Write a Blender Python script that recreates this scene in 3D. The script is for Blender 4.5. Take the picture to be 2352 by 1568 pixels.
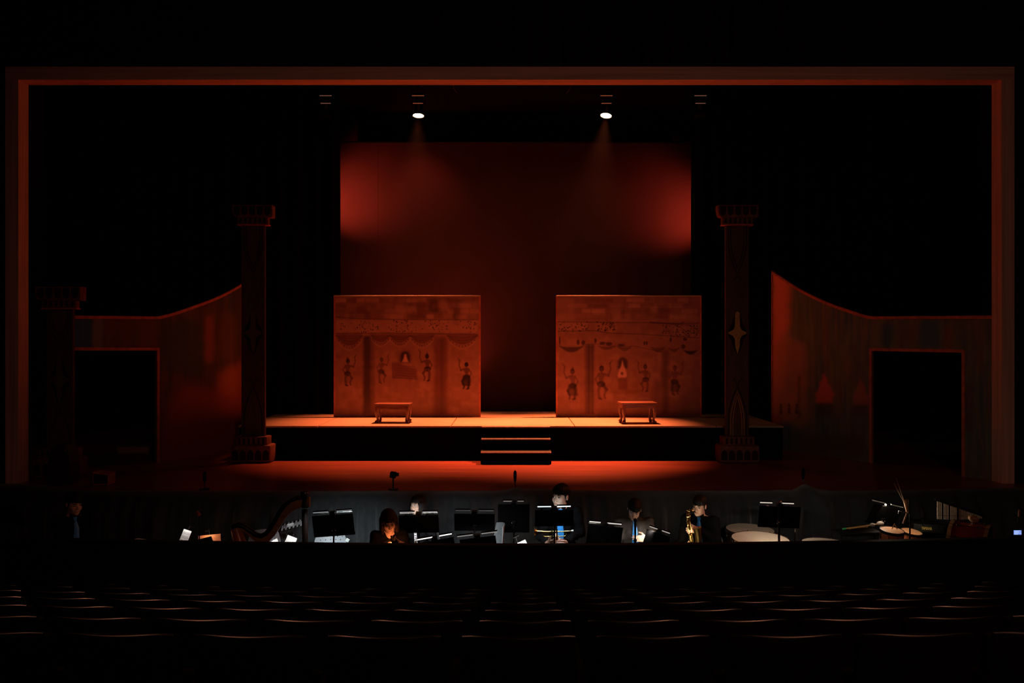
import bpy, bmesh, math, random
import numpy as np
from mathutils import Vector, Matrix, Euler

random.seed(7)
RNG = np.random.default_rng(11)
for o in list(bpy.data.objects):
    bpy.data.objects.remove(o)
SC = bpy.context.scene
COL = SC.collection
PI = math.pi

# ---------------------------------------------------------------- camera
F = 2100.0                      # focal length in pixels of the 2352 px frame
CX, CY = 1176.0, 784.0
CAM_Z = 2.065                   # the stage floor is z = 0
cam_data = bpy.data.cameras.new('camera')
cam_data.sensor_width = 36.0
cam_data.lens = 36.0 * F / 2352.0
cam_data.clip_end = 100
cam = bpy.data.objects.new('camera', cam_data)
cam.location = (0, 0, CAM_Z)
cam.rotation_euler = (PI / 2, 0, 0)
COL.objects.link(cam)
SC.camera = cam

# ---------------------------------------------------------------- world, view
world = bpy.data.worlds.new('world')
world.use_nodes = True
world.node_tree.nodes['Background'].inputs[0].default_value = (0.0, 0.0, 0.0, 1)
world.node_tree.nodes['Background'].inputs[1].default_value = 0.0
SC.world = world
SC.view_settings.view_transform = 'Standard'
SC.view_settings.look = 'None'
SC.view_settings.gamma = 1.0
SC.view_settings.use_curve_mapping = False
SC.view_settings.exposure = 0.0
SC.cycles.use_denoising = True
SC.cycles.max_bounces = 4
SC.cycles.diffuse_bounces = 3
SC.cycles.glossy_bounces = 2
SC.cycles.volume_bounces = 0
SC.cycles.use_adaptive_sampling = True
SC.cycles.adaptive_threshold = 0.05
SC.cycles.sample_clamp_indirect = 4.0

# ---------------------------------------------------------------- stage light rig (powers in W)
LAMP_COL = (1.0, 0.195, 0.068)
RED_COL = (1.0, 0.11, 0.06)
P_LAMP_L, P_LAMP_R = 5800.0, 9600.0
LAMP_L = Vector((-1.853, 18.1, 6.54))
LAMP_R = Vector((1.862, 18.1, 6.54))
P_SIDE = 60.0


def spot(name, loc, target, power, color, size_deg, blend=0.6, radius=0.06, parent=None):
    d = bpy.data.lights.new(name, 'SPOT')
    d.energy = power; d.color = color
    d.spot_size = math.radians(size_deg); d.spot_blend = blend
    d.shadow_soft_size = radius
    o = bpy.data.objects.new(name, d)
    o.location = loc
    v = Vector(target) - Vector(loc)
    o.rotation_euler = v.to_track_quat('-Z', 'Y').to_euler()
    COL.objects.link(o)
    return o


def area(name, loc, direction, power, color, sx, sy):
    d = bpy.data.lights.new(name, 'AREA')
    d.shape = 'RECTANGLE'; d.size = sx; d.size_y = sy
    d.energy = power; d.color = color
    o = bpy.data.objects.new(name, d)
    o.location = loc
    o.rotation_euler = Vector(direction).to_track_quat('-Z', 'Y').to_euler()
    COL.objects.link(o)
    return o


# red wash heads hung behind the black side curtains, grazing the backdrop
spot('side_wash_lamp', (-4.3, 18.85, 4.9), (-3.45, 20.0, 5.2), 230, RED_COL, 78, 1.0)
spot('side_wash_lamp', (4.5, 18.85, 4.6), (3.65, 20.0, 4.9), 200, RED_COL, 78, 1.0)
# added red spot, unseen above the picture, for the glow on the backdrop
spot('added_backdrop_light', (-1.9, 18.7, 7.1), (-1.9, 20.0, 4.7), 80, RED_COL, 58, 1.0)
# added red spot hidden behind the left painted panel, making the low backdrop glow
spot('added_low_backdrop_light', (-1.5, 18.7, 0.85), (-1.6, 20.0, 2.5), 150, RED_COL, 100, 1.0)
# front-of-house wash, low: the only light on the faces of columns and proscenium
spot('front_wash_lamp', (2.6, -3.5, 6.5), (1.0, 15.0, 1.8), 330, (1.0, 0.42, 0.28), 74, 0.9, 0.3)


# box-boom lamps on the auditorium side walls, in front of the proscenium
spot('side_boom_lamp', (9.2, 11.2, 4.6), (0.0, 10.6, -0.2), 750, (1.0, 0.22, 0.07), 26, 0.9, 0.1)
# orange ceiling lamps in front of the proscenium, grazing the seat backs
for sx_ in (-1, 1):
    spot('ceiling_lamp', (sx_ * 4.4, 9.6, 8.7), (sx_ * 3.1, 4.8, 0.4), 560, (1.0, 0.36, 0.18), 44, 1.0, 0.35)



# ---------------------------------------------------------------- helpers
def P(px, py, D):
    return Vector(((px - CX) * D / F, D, CAM_Z - (py - CY) * D / F))


def PX(px, D):
    return (px - CX) * D / F


def PZ(py, D):
    return CAM_Z - (py - CY) * D / F


MATS = {}


def mat(name, color, rough=0.6, metal=0.0, var=0.12, scale=18.0, stretch=(1, 1, 1), bump=0.0, bscale=None,
        coat=0.0, emit=None, estr=0.0, spec=0.5, sheen=0.0):
    if name in MATS:
        return MATS[name]
    m = bpy.data.materials.new(name)
    m.use_nodes = True
    nt = m.node_tree
    b = nt.nodes['Principled BSDF']
    b.inputs['Roughness'].default_value = rough
    b.inputs['Metallic'].default_value = metal
    b.inputs['Specular IOR Level'].default_value = spec
    if coat:
        b.inputs['Coat Weight'].default_value = coat
        b.inputs['Coat Roughness'].default_value = 0.12
    if sheen:
        b.inputs['Sheen Weight'].default_value = sheen
    tc = nt.nodes.new('ShaderNodeTexCoord')
    mp = nt.nodes.new('ShaderNodeMapping')
    mp.inputs['Scale'].default_value = stretch
    nt.links.new(tc.outputs['Object'], mp.inputs['Vector'])
    n = nt.nodes.new('ShaderNodeTexNoise')
    n.inputs['Scale'].default_value = scale
    n.inputs['Detail'].default_value = 5
    nt.links.new(mp.outputs[0], n.inputs['Vector'])
    r = nt.nodes.new('ShaderNodeValToRGB')
    c = np.array(color)
    r.color_ramp.elements[0].position = 0.3
    r.color_ramp.elements[1].position = 0.7
    r.color_ramp.elements[0].color = (*np.clip(c * (1 - var), 0, 1), 1)
    r.color_ramp.elements[1].color = (*np.clip(c * (1 + var), 0, 1), 1)
    nt.links.new(n.outputs['Fac'], r.inputs[0])
    nt.links.new(r.outputs[0], b.inputs['Base Color'])
    if bump:
        bp = nt.nodes.new('ShaderNodeBump')
        bp.inputs['Strength'].default_value = bump
        bp.inputs['Distance'].default_value = 0.01
        if bscale:
            n2 = nt.nodes.new('ShaderNodeTexNoise')
            n2.inputs['Scale'].default_value = bscale
            nt.links.new(mp.outputs[0], n2.inputs['Vector'])
            nt.links.new(n2.outputs['Fac'], bp.inputs['Height'])
        else:
            nt.links.new(n.outputs['Fac'], bp.inputs['Height'])
        nt.links.new(bp.outputs[0], b.inputs['Normal'])
    if emit:
        b.inputs['Emission Color'].default_value = (*emit, 1)
        b.inputs['Emission Strength'].default_value = estr
    MATS[name] = m
    return m


def paint_mat(name, rough=0.75):
    if name in MATS:
        return MATS[name]
    m = bpy.data.materials.new(name)
    m.use_nodes = True
    nt = m.node_tree
    b = nt.nodes['Principled BSDF']
    b.inputs['Roughness'].default_value = rough
    b.inputs['Specular IOR Level'].default_value = 0.2
    a = nt.nodes.new('ShaderNodeAttribute')
    a.attribute_name = 'paint'
    n = nt.nodes.new('ShaderNodeTexNoise')
    n.inputs['Scale'].default_value = 60
    tc = nt.nodes.new('ShaderNodeTexCoord')
    nt.links.new(tc.outputs['Object'], n.inputs['Vector'])
    mr = nt.nodes.new('ShaderNodeMapRange')
    mr.inputs['To Min'].default_value = 0.85
    mr.inputs['To Max'].default_value = 1.15
    nt.links.new(n.outputs['Fac'], mr.inputs['Value'])
    mx = nt.nodes.new('ShaderNodeVectorMath')
    mx.operation = 'SCALE'
    nt.links.new(a.outputs['Color'], mx.inputs[0])
    nt.links.new(mr.outputs[0], mx.inputs['Scale'])
    nt.links.new(mx.outputs[0], b.inputs['Base Color'])
    MATS[name] = m
    return m


class MB:
    """collects shapes; build() links them as one mesh object"""

    def __init__(self):
        self.v = []; self.f = []

    def add(self, vs, fs):
        k = len(self.v)
        self.v.extend([tuple(p) for p in vs])
        self.f.extend([tuple(i + k for i in q) for q in fs])
        return self

    def box(self, c, s, rot=None, bev=0.0):
        hx, hy, hz = s[0] / 2, s[1] / 2, s[2] / 2
        R = rot if rot is not None else Matrix.Identity(3)
        c = Vector(c)
        if bev <= 0:
            vs = [c + R @ Vector((x * hx, y * hy, z * hz)) for x in (-1, 1) for y in (-1, 1) for z in (-1, 1)]
            fs = [(0, 1, 3, 2), (4, 6, 7, 5), (0, 4, 5, 1), (2, 3, 7, 6), (0, 2, 6, 4), (1, 5, 7, 3)]
            return self.add(vs, fs)
        bm = bmesh.new()
        bmesh.ops.create_cube(bm, size=1.0)
        for v in bm.verts:
            v.co = Vector((v.co.x * s[0], v.co.y * s[1], v.co.z * s[2]))
        bmesh.ops.bevel(bm, geom=list(bm.edges), offset=bev, segments=2, affect='EDGES', profile=0.5)
        bm.verts.index_update()
        self.add([c + R @ v.co for v in bm.verts], [[v.index for v in f.verts] for f in bm.faces])
        bm.free()
        return self

    def box2(self, a, b, bev=0.0):
        a, b = Vector(a), Vector(b)
        return self.box((a + b) / 2, [abs(b[i] - a[i]) for i in range(3)], None, bev)

    def tube(self, pts, r, n=8, caps=True, closed=False):
        pts = [Vector(p) for p in pts]
        rs = r if hasattr(r, '__len__') else [r] * len(pts)
        m = len(pts)
        rings = []
        up = None
        for i, p in enumerate(pts):
            if closed:
                t = pts[(i + 1) % m] - pts[i - 1]
            else:
                t = pts[min(i + 1, m - 1)] - pts[max(i - 1, 0)]
            t.normalize()
            if up is None:
                up = Vector((0, 0, 1)) if abs(t.z) < 0.9 else Vector((1, 0, 0))
            x = t.cross(up)
            if x.length < 1e-6:
                x = t.cross(Vector((0, 1, 0)))
            x.normalize()
            up = x.cross(t).normalized()
            rings.append([p + (x * math.cos(2 * PI * k / n) + up * math.sin(2 * PI * k / n)) * rs[i] for k in range(n)])
        vs = [q for ring in rings for q in ring]
        fs = []
        for i in range(m if closed else m - 1):
            j = (i + 1) % m
            for k in range(n):
                k2 = (k + 1) % n
                fs.append((i * n + k, i * n + k2, j * n + k2, j * n + k))
        if caps and not closed:
            fs.append(tuple(range(n - 1, -1, -1)))
            fs.append(tuple((m - 1) * n + k for k in range(n)))
        return self.add(vs, fs)

    def cyl(self, a, b, r, n=16, r2=None):
        return self.tube([a, b], [r, r if r2 is None else r2], n)

    def lathe(self, prof, n=24, M=None, caps=False):
        """prof: (radius, z); M: 4x4"""
        M = M or Matrix.Identity(4)
        vs = []
        for (r, z) in prof:
            for k in range(n):
                a = 2 * PI * k / n
                vs.append(M @ Vector((r * math.cos(a), r * math.sin(a), z)))
        fs = []
        for i in range(len(prof) - 1):
            for k in range(n):
                k2 = (k + 1) % n
                fs.append((i * n + k, i * n + k2, (i + 1) * n + k2, (i + 1) * n + k))
        if caps:
            fs.append(tuple(range(n - 1, -1, -1)))
            fs.append(tuple((len(prof) - 1) * n + k for k in range(n)))
        return self.add(vs, fs)

    def ell(self, c, r, n=12, m=8, R=None):
        c = Vector(c)
        R = R if R is not None else Matrix.Identity(3)
        vs = []
        for i in range(1, m):
            t = PI * i / m
            for k in range(n):
                a = 2 * PI * k / n
                vs.append(c + R @ Vector((r[0] * math.sin(t) * math.cos(a), r[1] * math.sin(t) * math.sin(a), r[2] * math.cos(t))))
        vs.append(c + R @ Vector((0, 0, r[2]))); vs.append(c + R @ Vector((0, 0, -r[2])))
        fs = []
        for i in range(m - 2):
            for k in range(n):
                k2 = (k + 1) % n
                fs.append((i * n + k, (i + 1) * n + k, (i + 1) * n + k2, i * n + k2))
        T = len(vs) - 2
        for k in range(n):
            k2 = (k + 1) % n
            fs.append((T, k, k2)); fs.append((T + 1, (m - 2) * n + k2, (m - 2) * n + k))
        return self.add(vs, fs)

    def prism(self, poly, ex, org=(0, 0, 0), U=(1, 0, 0), V=(0, 0, 1)):
        """polygon (u,v) in the plane org+uU+vV pushed along vector ex"""
        org, U, V, ex = Vector(org), Vector(U), Vector(V), Vector(ex)
        n = len(poly)
        a = [org + U * u + V * v for u, v in poly]
        vs = a + [p + ex for p in a]
        fs = [tuple(range(n - 1, -1, -1)), tuple(range(n, 2 * n))]
        for i in range(n):
            j = (i + 1) % n
            fs.append((i, j, n + j, n + i))
        return self.add(vs, fs)

    def build(self, name, material, parent=None, smooth=False, bevel=0.0):
        me = bpy.data.meshes.new(name)
        me.from_pydata(self.v, [], self.f)
        me.validate()
        bm = bmesh.new(); bm.from_mesh(me)
        bmesh.ops.recalc_face_normals(bm, faces=bm.faces)
        bm.to_mesh(me); bm.free()
        if smooth:
            me.polygons.foreach_set('use_smooth', [True] * len(me.polygons))
            try:
                me.set_sharp_from_angle(angle=math.radians(40))
            except Exception:
                pass
        me.materials.append(material)
        o = bpy.data.objects.new(name, me)
        COL.objects.link(o)
        if parent is not None:
            o.parent = parent
        if bevel:
            md = o.modifiers.new('bevel', 'BEVEL')
            md.width = bevel; md.segments = 2; md.limit_method = 'ANGLE'
        return o


def tag(o, label=None, cat=None, group=None, kind=None):
    if label: o['label'] = label
    if cat: o['category'] = cat
    if group: o['group'] = group
    if kind: o['kind'] = kind
    return o


def thing(name, label, cat, loc=(0, 0, 0), rz=0.0, group=None):
    o = bpy.data.objects.new(name, None)
    o.empty_display_size = 0.1
    o.location = loc; o.rotation_euler = (0, 0, rz)
    COL.objects.link(o)
    return tag(o, label, cat, group)


def struct(name, mb, m, smooth=False):
    return tag(mb.build(name, m, None, smooth), kind='structure')


def copy_tree(o, parent=None):
    c = o.copy()
    COL.objects.link(c)
    if parent is not None:
        c.parent = parent
    for ch in list(o.children):
        copy_tree(ch, c)
    return c


def fft_noise(shape, sx, sy, seed):
    """smooth random field in 0..1: cell sizes sx (columns) and sy (rows)"""
    rg = np.random.default_rng(seed)
    h, w = shape
    gy, gx = int(h / sy) + 3, int(w / sx) + 3
    g = rg.random((gy, gx))
    y = np.arange(h) / sy; x = np.arange(w) / sx
    y0 = y.astype(int); x0 = x.astype(int)
    fy = (y - y0)[:, None]; fx = (x - x0)[None, :]
    fy = fy * fy * (3 - 2 * fy); fx = fx * fx * (3 - 2 * fx)
    a = g[y0][:, x0]; b = g[y0][:, x0 + 1]; c = g[y0 + 1][:, x0]; d = g[y0 + 1][:, x0 + 1]
    return (a * (1 - fx) + b * fx) * (1 - fy) + (c * (1 - fx) + d * fx) * fy


class Canvas:
    """a painting computed in Python, later laid on a dense mesh as point colours"""

    def __init__(self, x0, y0, x1, y1, nx, ny, base):
        self.x = np.linspace(x0, x1, nx)[None, :].repeat(ny, 0)
        self.y = np.linspace(y0, y1, ny)[:, None].repeat(nx, 1)
        self.c = np.ones((ny, nx, 3)) * np.array(base)
        self.sh = (ny, nx)

    def mix(self, mask, col, a=1.0):
        m = np.clip(mask * a, 0, 1)[..., None]
        self.c = self.c * (1 - m) + np.array(col) * m

    def blur(self, m, k):
        for _ in range(2):
            for ax in (0, 1):
                p = np.pad(m, [(k, k) if i == ax else (0, 0) for i in range(2)], mode='edge')
                cs = np.cumsum(np.insert(p, 0, 0, axis=ax), axis=ax)
                n = m.shape[ax]
                m = (np.take(cs, np.arange(2 * k + 1, 2 * k + 1 + n), ax) - np.take(cs, np.arange(n), ax)) / (2 * k + 1)
        return m

    def poly(self, pts, col, a=1.0, blur=0, wob=0.0, seed=1):
        x, y = self.x, self.y
        if wob:
            x = x + (fft_noise(self.sh, 6, 6, seed) - .5) * wob * 2
            y = y + (fft_noise(self.sh, 6, 6, seed + 9) - .5) * wob * 2
        ins = np.zeros(self.sh, bool)
        n = len(pts)
        for i in range(n):
            xa, ya = pts[i]; xb, yb = pts[(i + 1) % n]
            if ya == yb:
                continue
            cond = ((ya > y) != (yb > y)) & (x < (xb - xa) * (y - ya) / (yb - ya) + xa)
            ins ^= cond
        m = ins.astype(float)
        if blur:
            m = self.blur(m, blur)
        self.mix(m, col, a)

    def rect(self, x0, y0, x1, y1, col, a=1.0, blur=0, wob=0.0, seed=1):
        self.poly([(x0, y0), (x1, y0), (x1, y1), (x0, y1)], col, a, blur, wob, seed)

    def ell(self, cx, cy, rx, ry, col, a=1.0, soft=0.3):
        d = np.sqrt(((self.x - cx) / rx) ** 2 + ((self.y - cy) / ry) ** 2)
        self.mix(np.clip((1 - d) / max(soft, 1e-3) + .5, 0, 1), col, a)

    def stroke(self, pts, w, col, a=1.0, soft=0.5):
        best = np.full(self.sh, 1e9)
        for (xa, ya), (xb, yb) in zip(pts[:-1], pts[1:]):
            dx, dy = xb - xa, yb - ya
            L = dx * dx + dy * dy + 1e-9
            t = np.clip(((self.x - xa) * dx + (self.y - ya) * dy) / L, 0, 1)
            best = np.minimum(best, np.hypot(self.x - xa - t * dx, self.y - ya - t * dy))
        self.mix(np.clip((w / 2 - best) / (w * soft) + .5, 0, 1), col, a)


def grid_obj(name, pts, cols, material, parent, hole=None):
    """pts (ny,nx,3), cols (ny,nx,3): dense painted sheet"""
    ny, nx = pts.shape[:2]
    idx = np.arange(ny * nx).reshape(ny, nx)
    q = np.stack([idx[:-1, :-1], idx[:-1, 1:], idx[1:, 1:], idx[1:, :-1]], -1).reshape(-1, 4)
    if hole is not None:
        q = q[~hole[:-1, :-1].reshape(-1)]
    me = bpy.data.meshes.new(name)
    me.vertices.add(ny * nx)
    me.vertices.foreach_set('co', pts.reshape(-1).astype(np.float32))
    me.loops.add(q.size)
    me.loops.foreach_set('vertex_index', q.reshape(-1).astype(np.int32))
    me.polygons.add(len(q))
    me.polygons.foreach_set('loop_start', np.arange(0, q.size, 4, dtype=np.int32))
    me.polygons.foreach_set('use_smooth', np.ones(len(q), bool))
    me.update(calc_edges=True)
    me.validate()
    if cols is not None:
        at = me.color_attributes.new('paint', 'FLOAT_COLOR', 'POINT')
        c4 = np.concatenate([cols.reshape(-1, 3), np.ones((ny * nx, 1))], 1)
        at.data.foreach_set('color', c4.reshape(-1).astype(np.float32))
    me.materials.append(material)
    o = bpy.data.objects.new(name, me)
    COL.objects.link(o)
    if parent is not None:
        o.parent = parent
    return o
# ---------------------------------------------------------------- materials
BLACK = mat('black_paint', (0.006, 0.006, 0.0065), 0.7, var=0.3, spec=0.25)
VELVET = mat('black_velvet', (0.004, 0.004, 0.0045), 0.95, var=0.3, scale=30, spec=0.03)
WALLM = mat('auditorium_wall', (0.012, 0.009, 0.008), 0.8, var=0.5, scale=2.5, stretch=(6, 6, 0.15), bump=0.3, spec=0.1)
WOODF = mat('stage_floor_wood', (0.25, 0.062, 0.036), 0.36, var=0.55, scale=3.0, stretch=(0.18, 7.0, 1), bump=0.15, spec=0.4)
DECK = mat('platform_deck_wood', (0.46, 0.34, 0.23), 0.62, var=0.16, scale=5.0, stretch=(0.4, 3.0, 1), bump=0.08, spec=0.3)
PROSC = mat('proscenium_wood', (0.80, 0.46, 0.36), 0.6, var=0.20, scale=7.0, stretch=(4, 4, 0.08), spec=0.2)
PROSCH = mat('proscenium_wood_level', (0.80, 0.46, 0.36), 0.6, var=0.20, scale=7.0, stretch=(0.08, 4, 4), spec=0.2)
CARPET = mat('dark_carpet', (0.012, 0.007, 0.007), 0.95, var=0.4, scale=60, spec=0.05)
PITFLOOR = mat('pit_floor', (0.02, 0.018, 0.017), 0.6, var=0.3, scale=9)
BACKDROP = mat('backdrop_cloth', (0.08, 0.040, 0.034), 0.95, var=0.10, scale=1.2, spec=0.05)
METAL = mat('black_metal', (0.02, 0.02, 0.021), 0.35, 0.6, var=0.2)
CHROME = mat('chrome', (0.75, 0.75, 0.76), 0.12, 1.0, var=0.05)
STEEL = mat('brushed_steel', (0.5, 0.48, 0.46), 0.3, 1.0, var=0.1)
COLM = mat('column_paint', (0.10, 0.055, 0.04), 0.75, var=0.25, scale=5, stretch=(3, 3, 0.5), spec=0.2)
COLDARK = mat('column_dark_paint', (0.03, 0.015, 0.012), 0.8, var=0.3, spec=0.1)
COLTRIM = mat('column_tier_paint', (0.19, 0.075, 0.045), 0.7, var=0.35, scale=12, spec=0.2)
GOLD = mat('gold_paint', (0.55, 0.30, 0.09), 0.5, 0.2, var=0.3, scale=25)
TRIMRED = mat('orange_red_edging', (0.52, 0.14, 0.07), 0.7, var=0.25, scale=9, spec=0.2)
RAWWOOD = mat('raw_timber', (0.20, 0.12, 0.07), 0.8, var=0.2, scale=6, stretch=(1, 1, 8))
TABLEW = mat('carved_table_wood', (0.22, 0.085, 0.045), 0.38, var=0.3, scale=9, stretch=(0.5, 4, 4), coat=0.2)
PAINT = paint_mat('scenic_paint')

# ---------------------------------------------------------------- the building
PIT_Z = -1.15
ST_Y = 12.5                      # stage front edge


def seat_floor(y):
    return 0.951 - 0.85 - 0.235 * (y - 3.46)


struct('floor_stage', MB().box2((-9.5, ST_Y, -0.06), (9.5, 22.0, 0.0)), WOODF)
struct('wall_stage_front', MB().box2((-9.5, ST_Y + 0.02, PIT_Z), (9.5, ST_Y + 0.12, -0.06)), BLACK)
struct('floor_pit', MB().box2((-9.5, 8.9, PIT_Z - 0.1), (9.5, ST_Y + 0.02, PIT_Z)), PITFLOOR)
mb = MB()
mb.add([(-9.5, 9.5, seat_floor(9.5)), (9.5, 9.5, seat_floor(9.5)), (9.5, -2, seat_floor(-2)), (-9.5, -2, seat_floor(-2)),
        (9.5, -7, seat_floor(-2)), (-9.5, -7, seat_floor(-2))],
       [(0, 1, 2, 3), (3, 2, 4, 5)])
struct('floor_auditorium', mb, CARPET)
struct('wall_left', MB().box2((-9.7, -7, -1.6), (-9.5, 22, 9.2)), WALLM)
struct('wall_right', MB().box2((9.5, -7, -1.6), (9.7, 22, 9.2)), WALLM)
struct('wall_rear', MB().box2((-9.5, -7.2, -1.6), (9.5, -7, 9.2)), WALLM)
struct('wall_upstage', MB().box2((-9.5, 21.8, 0), (9.5, 22, 9.2)), BLACK)
struct('ceiling', MB().box2((-9.7, -7.2, 9.0), (9.7, 13.3, 9.2)), BLACK)
struct('ceiling_stage', MB().box2((-9.7, 13.3, 9.0), (9.7, 22, 9.2)), BLACK)

# pit wall: a low curved partition between the seats and the pit
mb = MB()
for i in range(48):
    xs = [-9.5 + 19 * (i + j) / 48 for j in (0, 1)]
    pts = []
    for x in xs:
        y = 9.56 + 0.25 * min((x / 4.6) ** 2, 2.2)
        pts.append((x, y))
    (xa, ya), (xb, yb) = pts
    mb.add([(xa, ya, -1.45), (xb, yb, -1.45), (xb, yb, -0.066), (xa, ya, -0.066),
            (xa, ya + .1, -1.45), (xb, yb + .1, -1.45), (xb, yb + .1, -0.066), (xa, ya + .1, -0.066)],
           [(0, 1, 2, 3), (5, 4, 7, 6), (3, 2, 6, 7)])
struct('wall_pit', mb, BLACK)

# proscenium
PY0, PY1 = 13.30, 13.58
XL, XR, ZT = PX(42, PY0), PX(2301, PY0), PZ(183, PY0)
XLo, XRo, ZTo = PX(12, PY0), PX(2330, PY0), PZ(153, PY0)
struct('wall_proscenium_left', MB().box2((-9.5, PY0 + .04, -0.02), (XLo, PY1, 9.0)), WALLM)
struct('wall_proscenium_right', MB().box2((XRo, PY0 + .04, -0.02), (9.5, PY1, 9.0)), WALLM)
struct('wall_proscenium_top', MB().box2((XLo, PY0 + .04, ZTo), (XRo, PY1, 9.0)), WALLM)
struct('trim_1', MB().box2((XLo, PY0, 0), (XL, PY1, ZT)), PROSC)
struct('trim_2', MB().box2((XR, PY0, 0), (XRo, PY1, ZT)), PROSC)
struct('trim_3', MB().box2((XLo, PY0, ZT), (XRo, PY1, ZTo)), PROSCH)


def curtain(name, x0, x1, y, z0, z1, label, folds=9, amp=0.07, m=VELVET, seed=0):
    nx = folds * 8
    rg = np.random.default_rng(seed)
    xs = np.linspace(x0, x1, nx)
    ph = np.cumsum(rg.uniform(.6, 1.4, nx)) / nx * folds * 2 * PI
    zs = np.linspace(z0, z1, 6)
    pts = np.zeros((6, nx, 3))
    for j, z in enumerate(zs):
        pts[j, :, 0] = xs
        pts[j, :, 1] = y + amp * np.sin(ph) * (0.75 + 0.25 * (1 - j / 5))
        pts[j, :, 2] = z
    o = grid_obj(name, pts, None, m, None)
    return tag(o, label, 'curtain')


curtain('stage_curtain', -9.4, PX(780, 18.6), 18.6, 0.592, 8.9, 'black side curtain left of the red backdrop', 16, 0.07, seed=3)
curtain('stage_curtain', PX(1589, 18.6), 9.4, 18.6, 0.592, 8.9, 'black side curtain right of the red backdrop', 16, 0.07, seed=4)
curtain('border_curtain', -9.4, 9.4, 15.2, 7.35, 8.95, 'black border curtain hung above the two lit lamps', 22, 0.05, seed=5)

# red backdrop with one seam, and the dark cloth above it
bd = thing('backdrop', 'plain cloth backdrop glowing dark red behind the two painted panels', 'backdrop', (0, 20.0, 0))
bx0, bx1, bz = PX(782, 20), PX(1587, 20), PZ(328, 20)
sx = PX(868, 20)
MB().box2((bx0, 0, 0.0), (sx - .004, .02, bz)).build('cloth_panel', BACKDROP, bd)
MB().box2((sx + .004, 0, 0.0), (bx1, .02, bz)).build('cloth_panel', BACKDROP, bd)
MB().cyl((bx0, .01, bz + .02), (bx1, .01, bz + .02), .02, 10).build('top_pipe', METAL, bd)
MB().box2((sx - .006, -.004, 0), (sx + .006, .024, bz)).build('seam', BACKDROP, bd)
UPC = mat('upper_cloth', (0.05, 0.03, 0.027), 0.95, spec=0.05)
tag(MB().box2((PX(781, 20.6), 20.6, 5.5), (PX(1588, 20.6), 20.62, 9.0)).build('upper_backdrop', UPC),
    'dark cloth hanging above the red backdrop, behind the lamps', 'backdrop')

# ---------------------------------------------------------------- platform with deck panels
DY0, DY1, DZ = 16.0, 18.93, 0.587
DXL, DXR = -4.80, 4.76
pf = thing('stage_platform', 'low tan-decked platform with black front across the stage', 'platform', (0, DY0, 0))
seams = [DXL, -3.40, -1.07, 1.10, 3.57, DXR]
for a, b in zip(seams[:-1], seams[1:]):
    MB().box2((a + .006, 0, DZ - .03), (b - .006, 1.84, DZ), .004).build('deck_panel', DECK, pf)
    MB().box2((a + .006, 1.85, DZ - .03), (b - .006, DY1 - DY0, DZ), .004).build('deck_panel', DECK, pf)
MB().box2((DXL + .02, .02, 0), (DXR - .02, .05, DZ - .03)).build('front_skirt', VELVET, pf)
MB().box2((DXL + .02, .05, 0), (DXL + .05, DY1 - DY0, DZ - .03)).build('side_skirt', VELVET, pf)
MB().box2((DXR - .05, .05, 0), (DXR - .02, DY1 - DY0, DZ - .03)).build('side_skirt', VELVET, pf)
MB().box2((DXL + .05, DY1 - DY0 - .04, 0), (DXR - .05, DY1 - DY0, DZ - .03)).build('rear_skirt', VELVET, pf)
tag(MB().box2((PX(1104, 18.9), DY1 - .05, DZ + .001), (PX(1275, 18.9), DY1 - .01, DZ + .028), .004).build('metal_strip', STEEL),
    'shiny metal strip on the platform between the two painted panels', 'strip')

# three-step unit
su = thing('stage_steps', 'black three-step unit with bright tread edges at the platform centre', 'steps', (PX(1185, 15.7), 15.38, 0))
w2 = .595
NOSE = mat('tread_nosing', (0.55, 0.42, 0.33), 0.4, 0.3, var=0.2)
for k, (y, z) in enumerate([(0.0, .207), (.31, .396), (.545, .583)]):
    yb = .62
    MB().box2((-w2, y + .004, z - (.207 if k == 0 else .19)), (w2, y + .03, z - .022)).build('riser', VELVET, su)
    nx = (.31, .545, .615)[k]
    MB().box2((-w2, y + .03, z - .022), (w2, nx, z), 0).build('tread', BLACK, su)
    MB().box2((-w2, y - .012, z - .02), (w2, y + .03, z + .001), .004).build('nosing', NOSE, su)
for s in (-1, 1):
    MB().prism([(0.02, 0), (.61, 0), (.61, .55), (.56, .55), (.56, .37), (.33, .37), (.33, .18), (.02, .18)], (s * .02, 0, 0),
               (s * (w2 - .03), 0, 0), (0, 1, 0), (0, 0, 1)).build('side_panel', BLACK, su)


# ---------------------------------------------------------------- two painted panels
VENT_ON = mat('vent_slot_glow', (.5, .4, .35), .4, .8, emit=(1.0, .22, .10), estr=.22)  # emission stands for the lit lamp's own leak on the slots
VENT_GLINT = mat('vent_slot_painted_glint', (.5, .4, .35), .4, .8, emit=(1.0, .42, .25), estr=.14)  # emission imitates light glinting on the slots of the dark lamps


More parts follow.
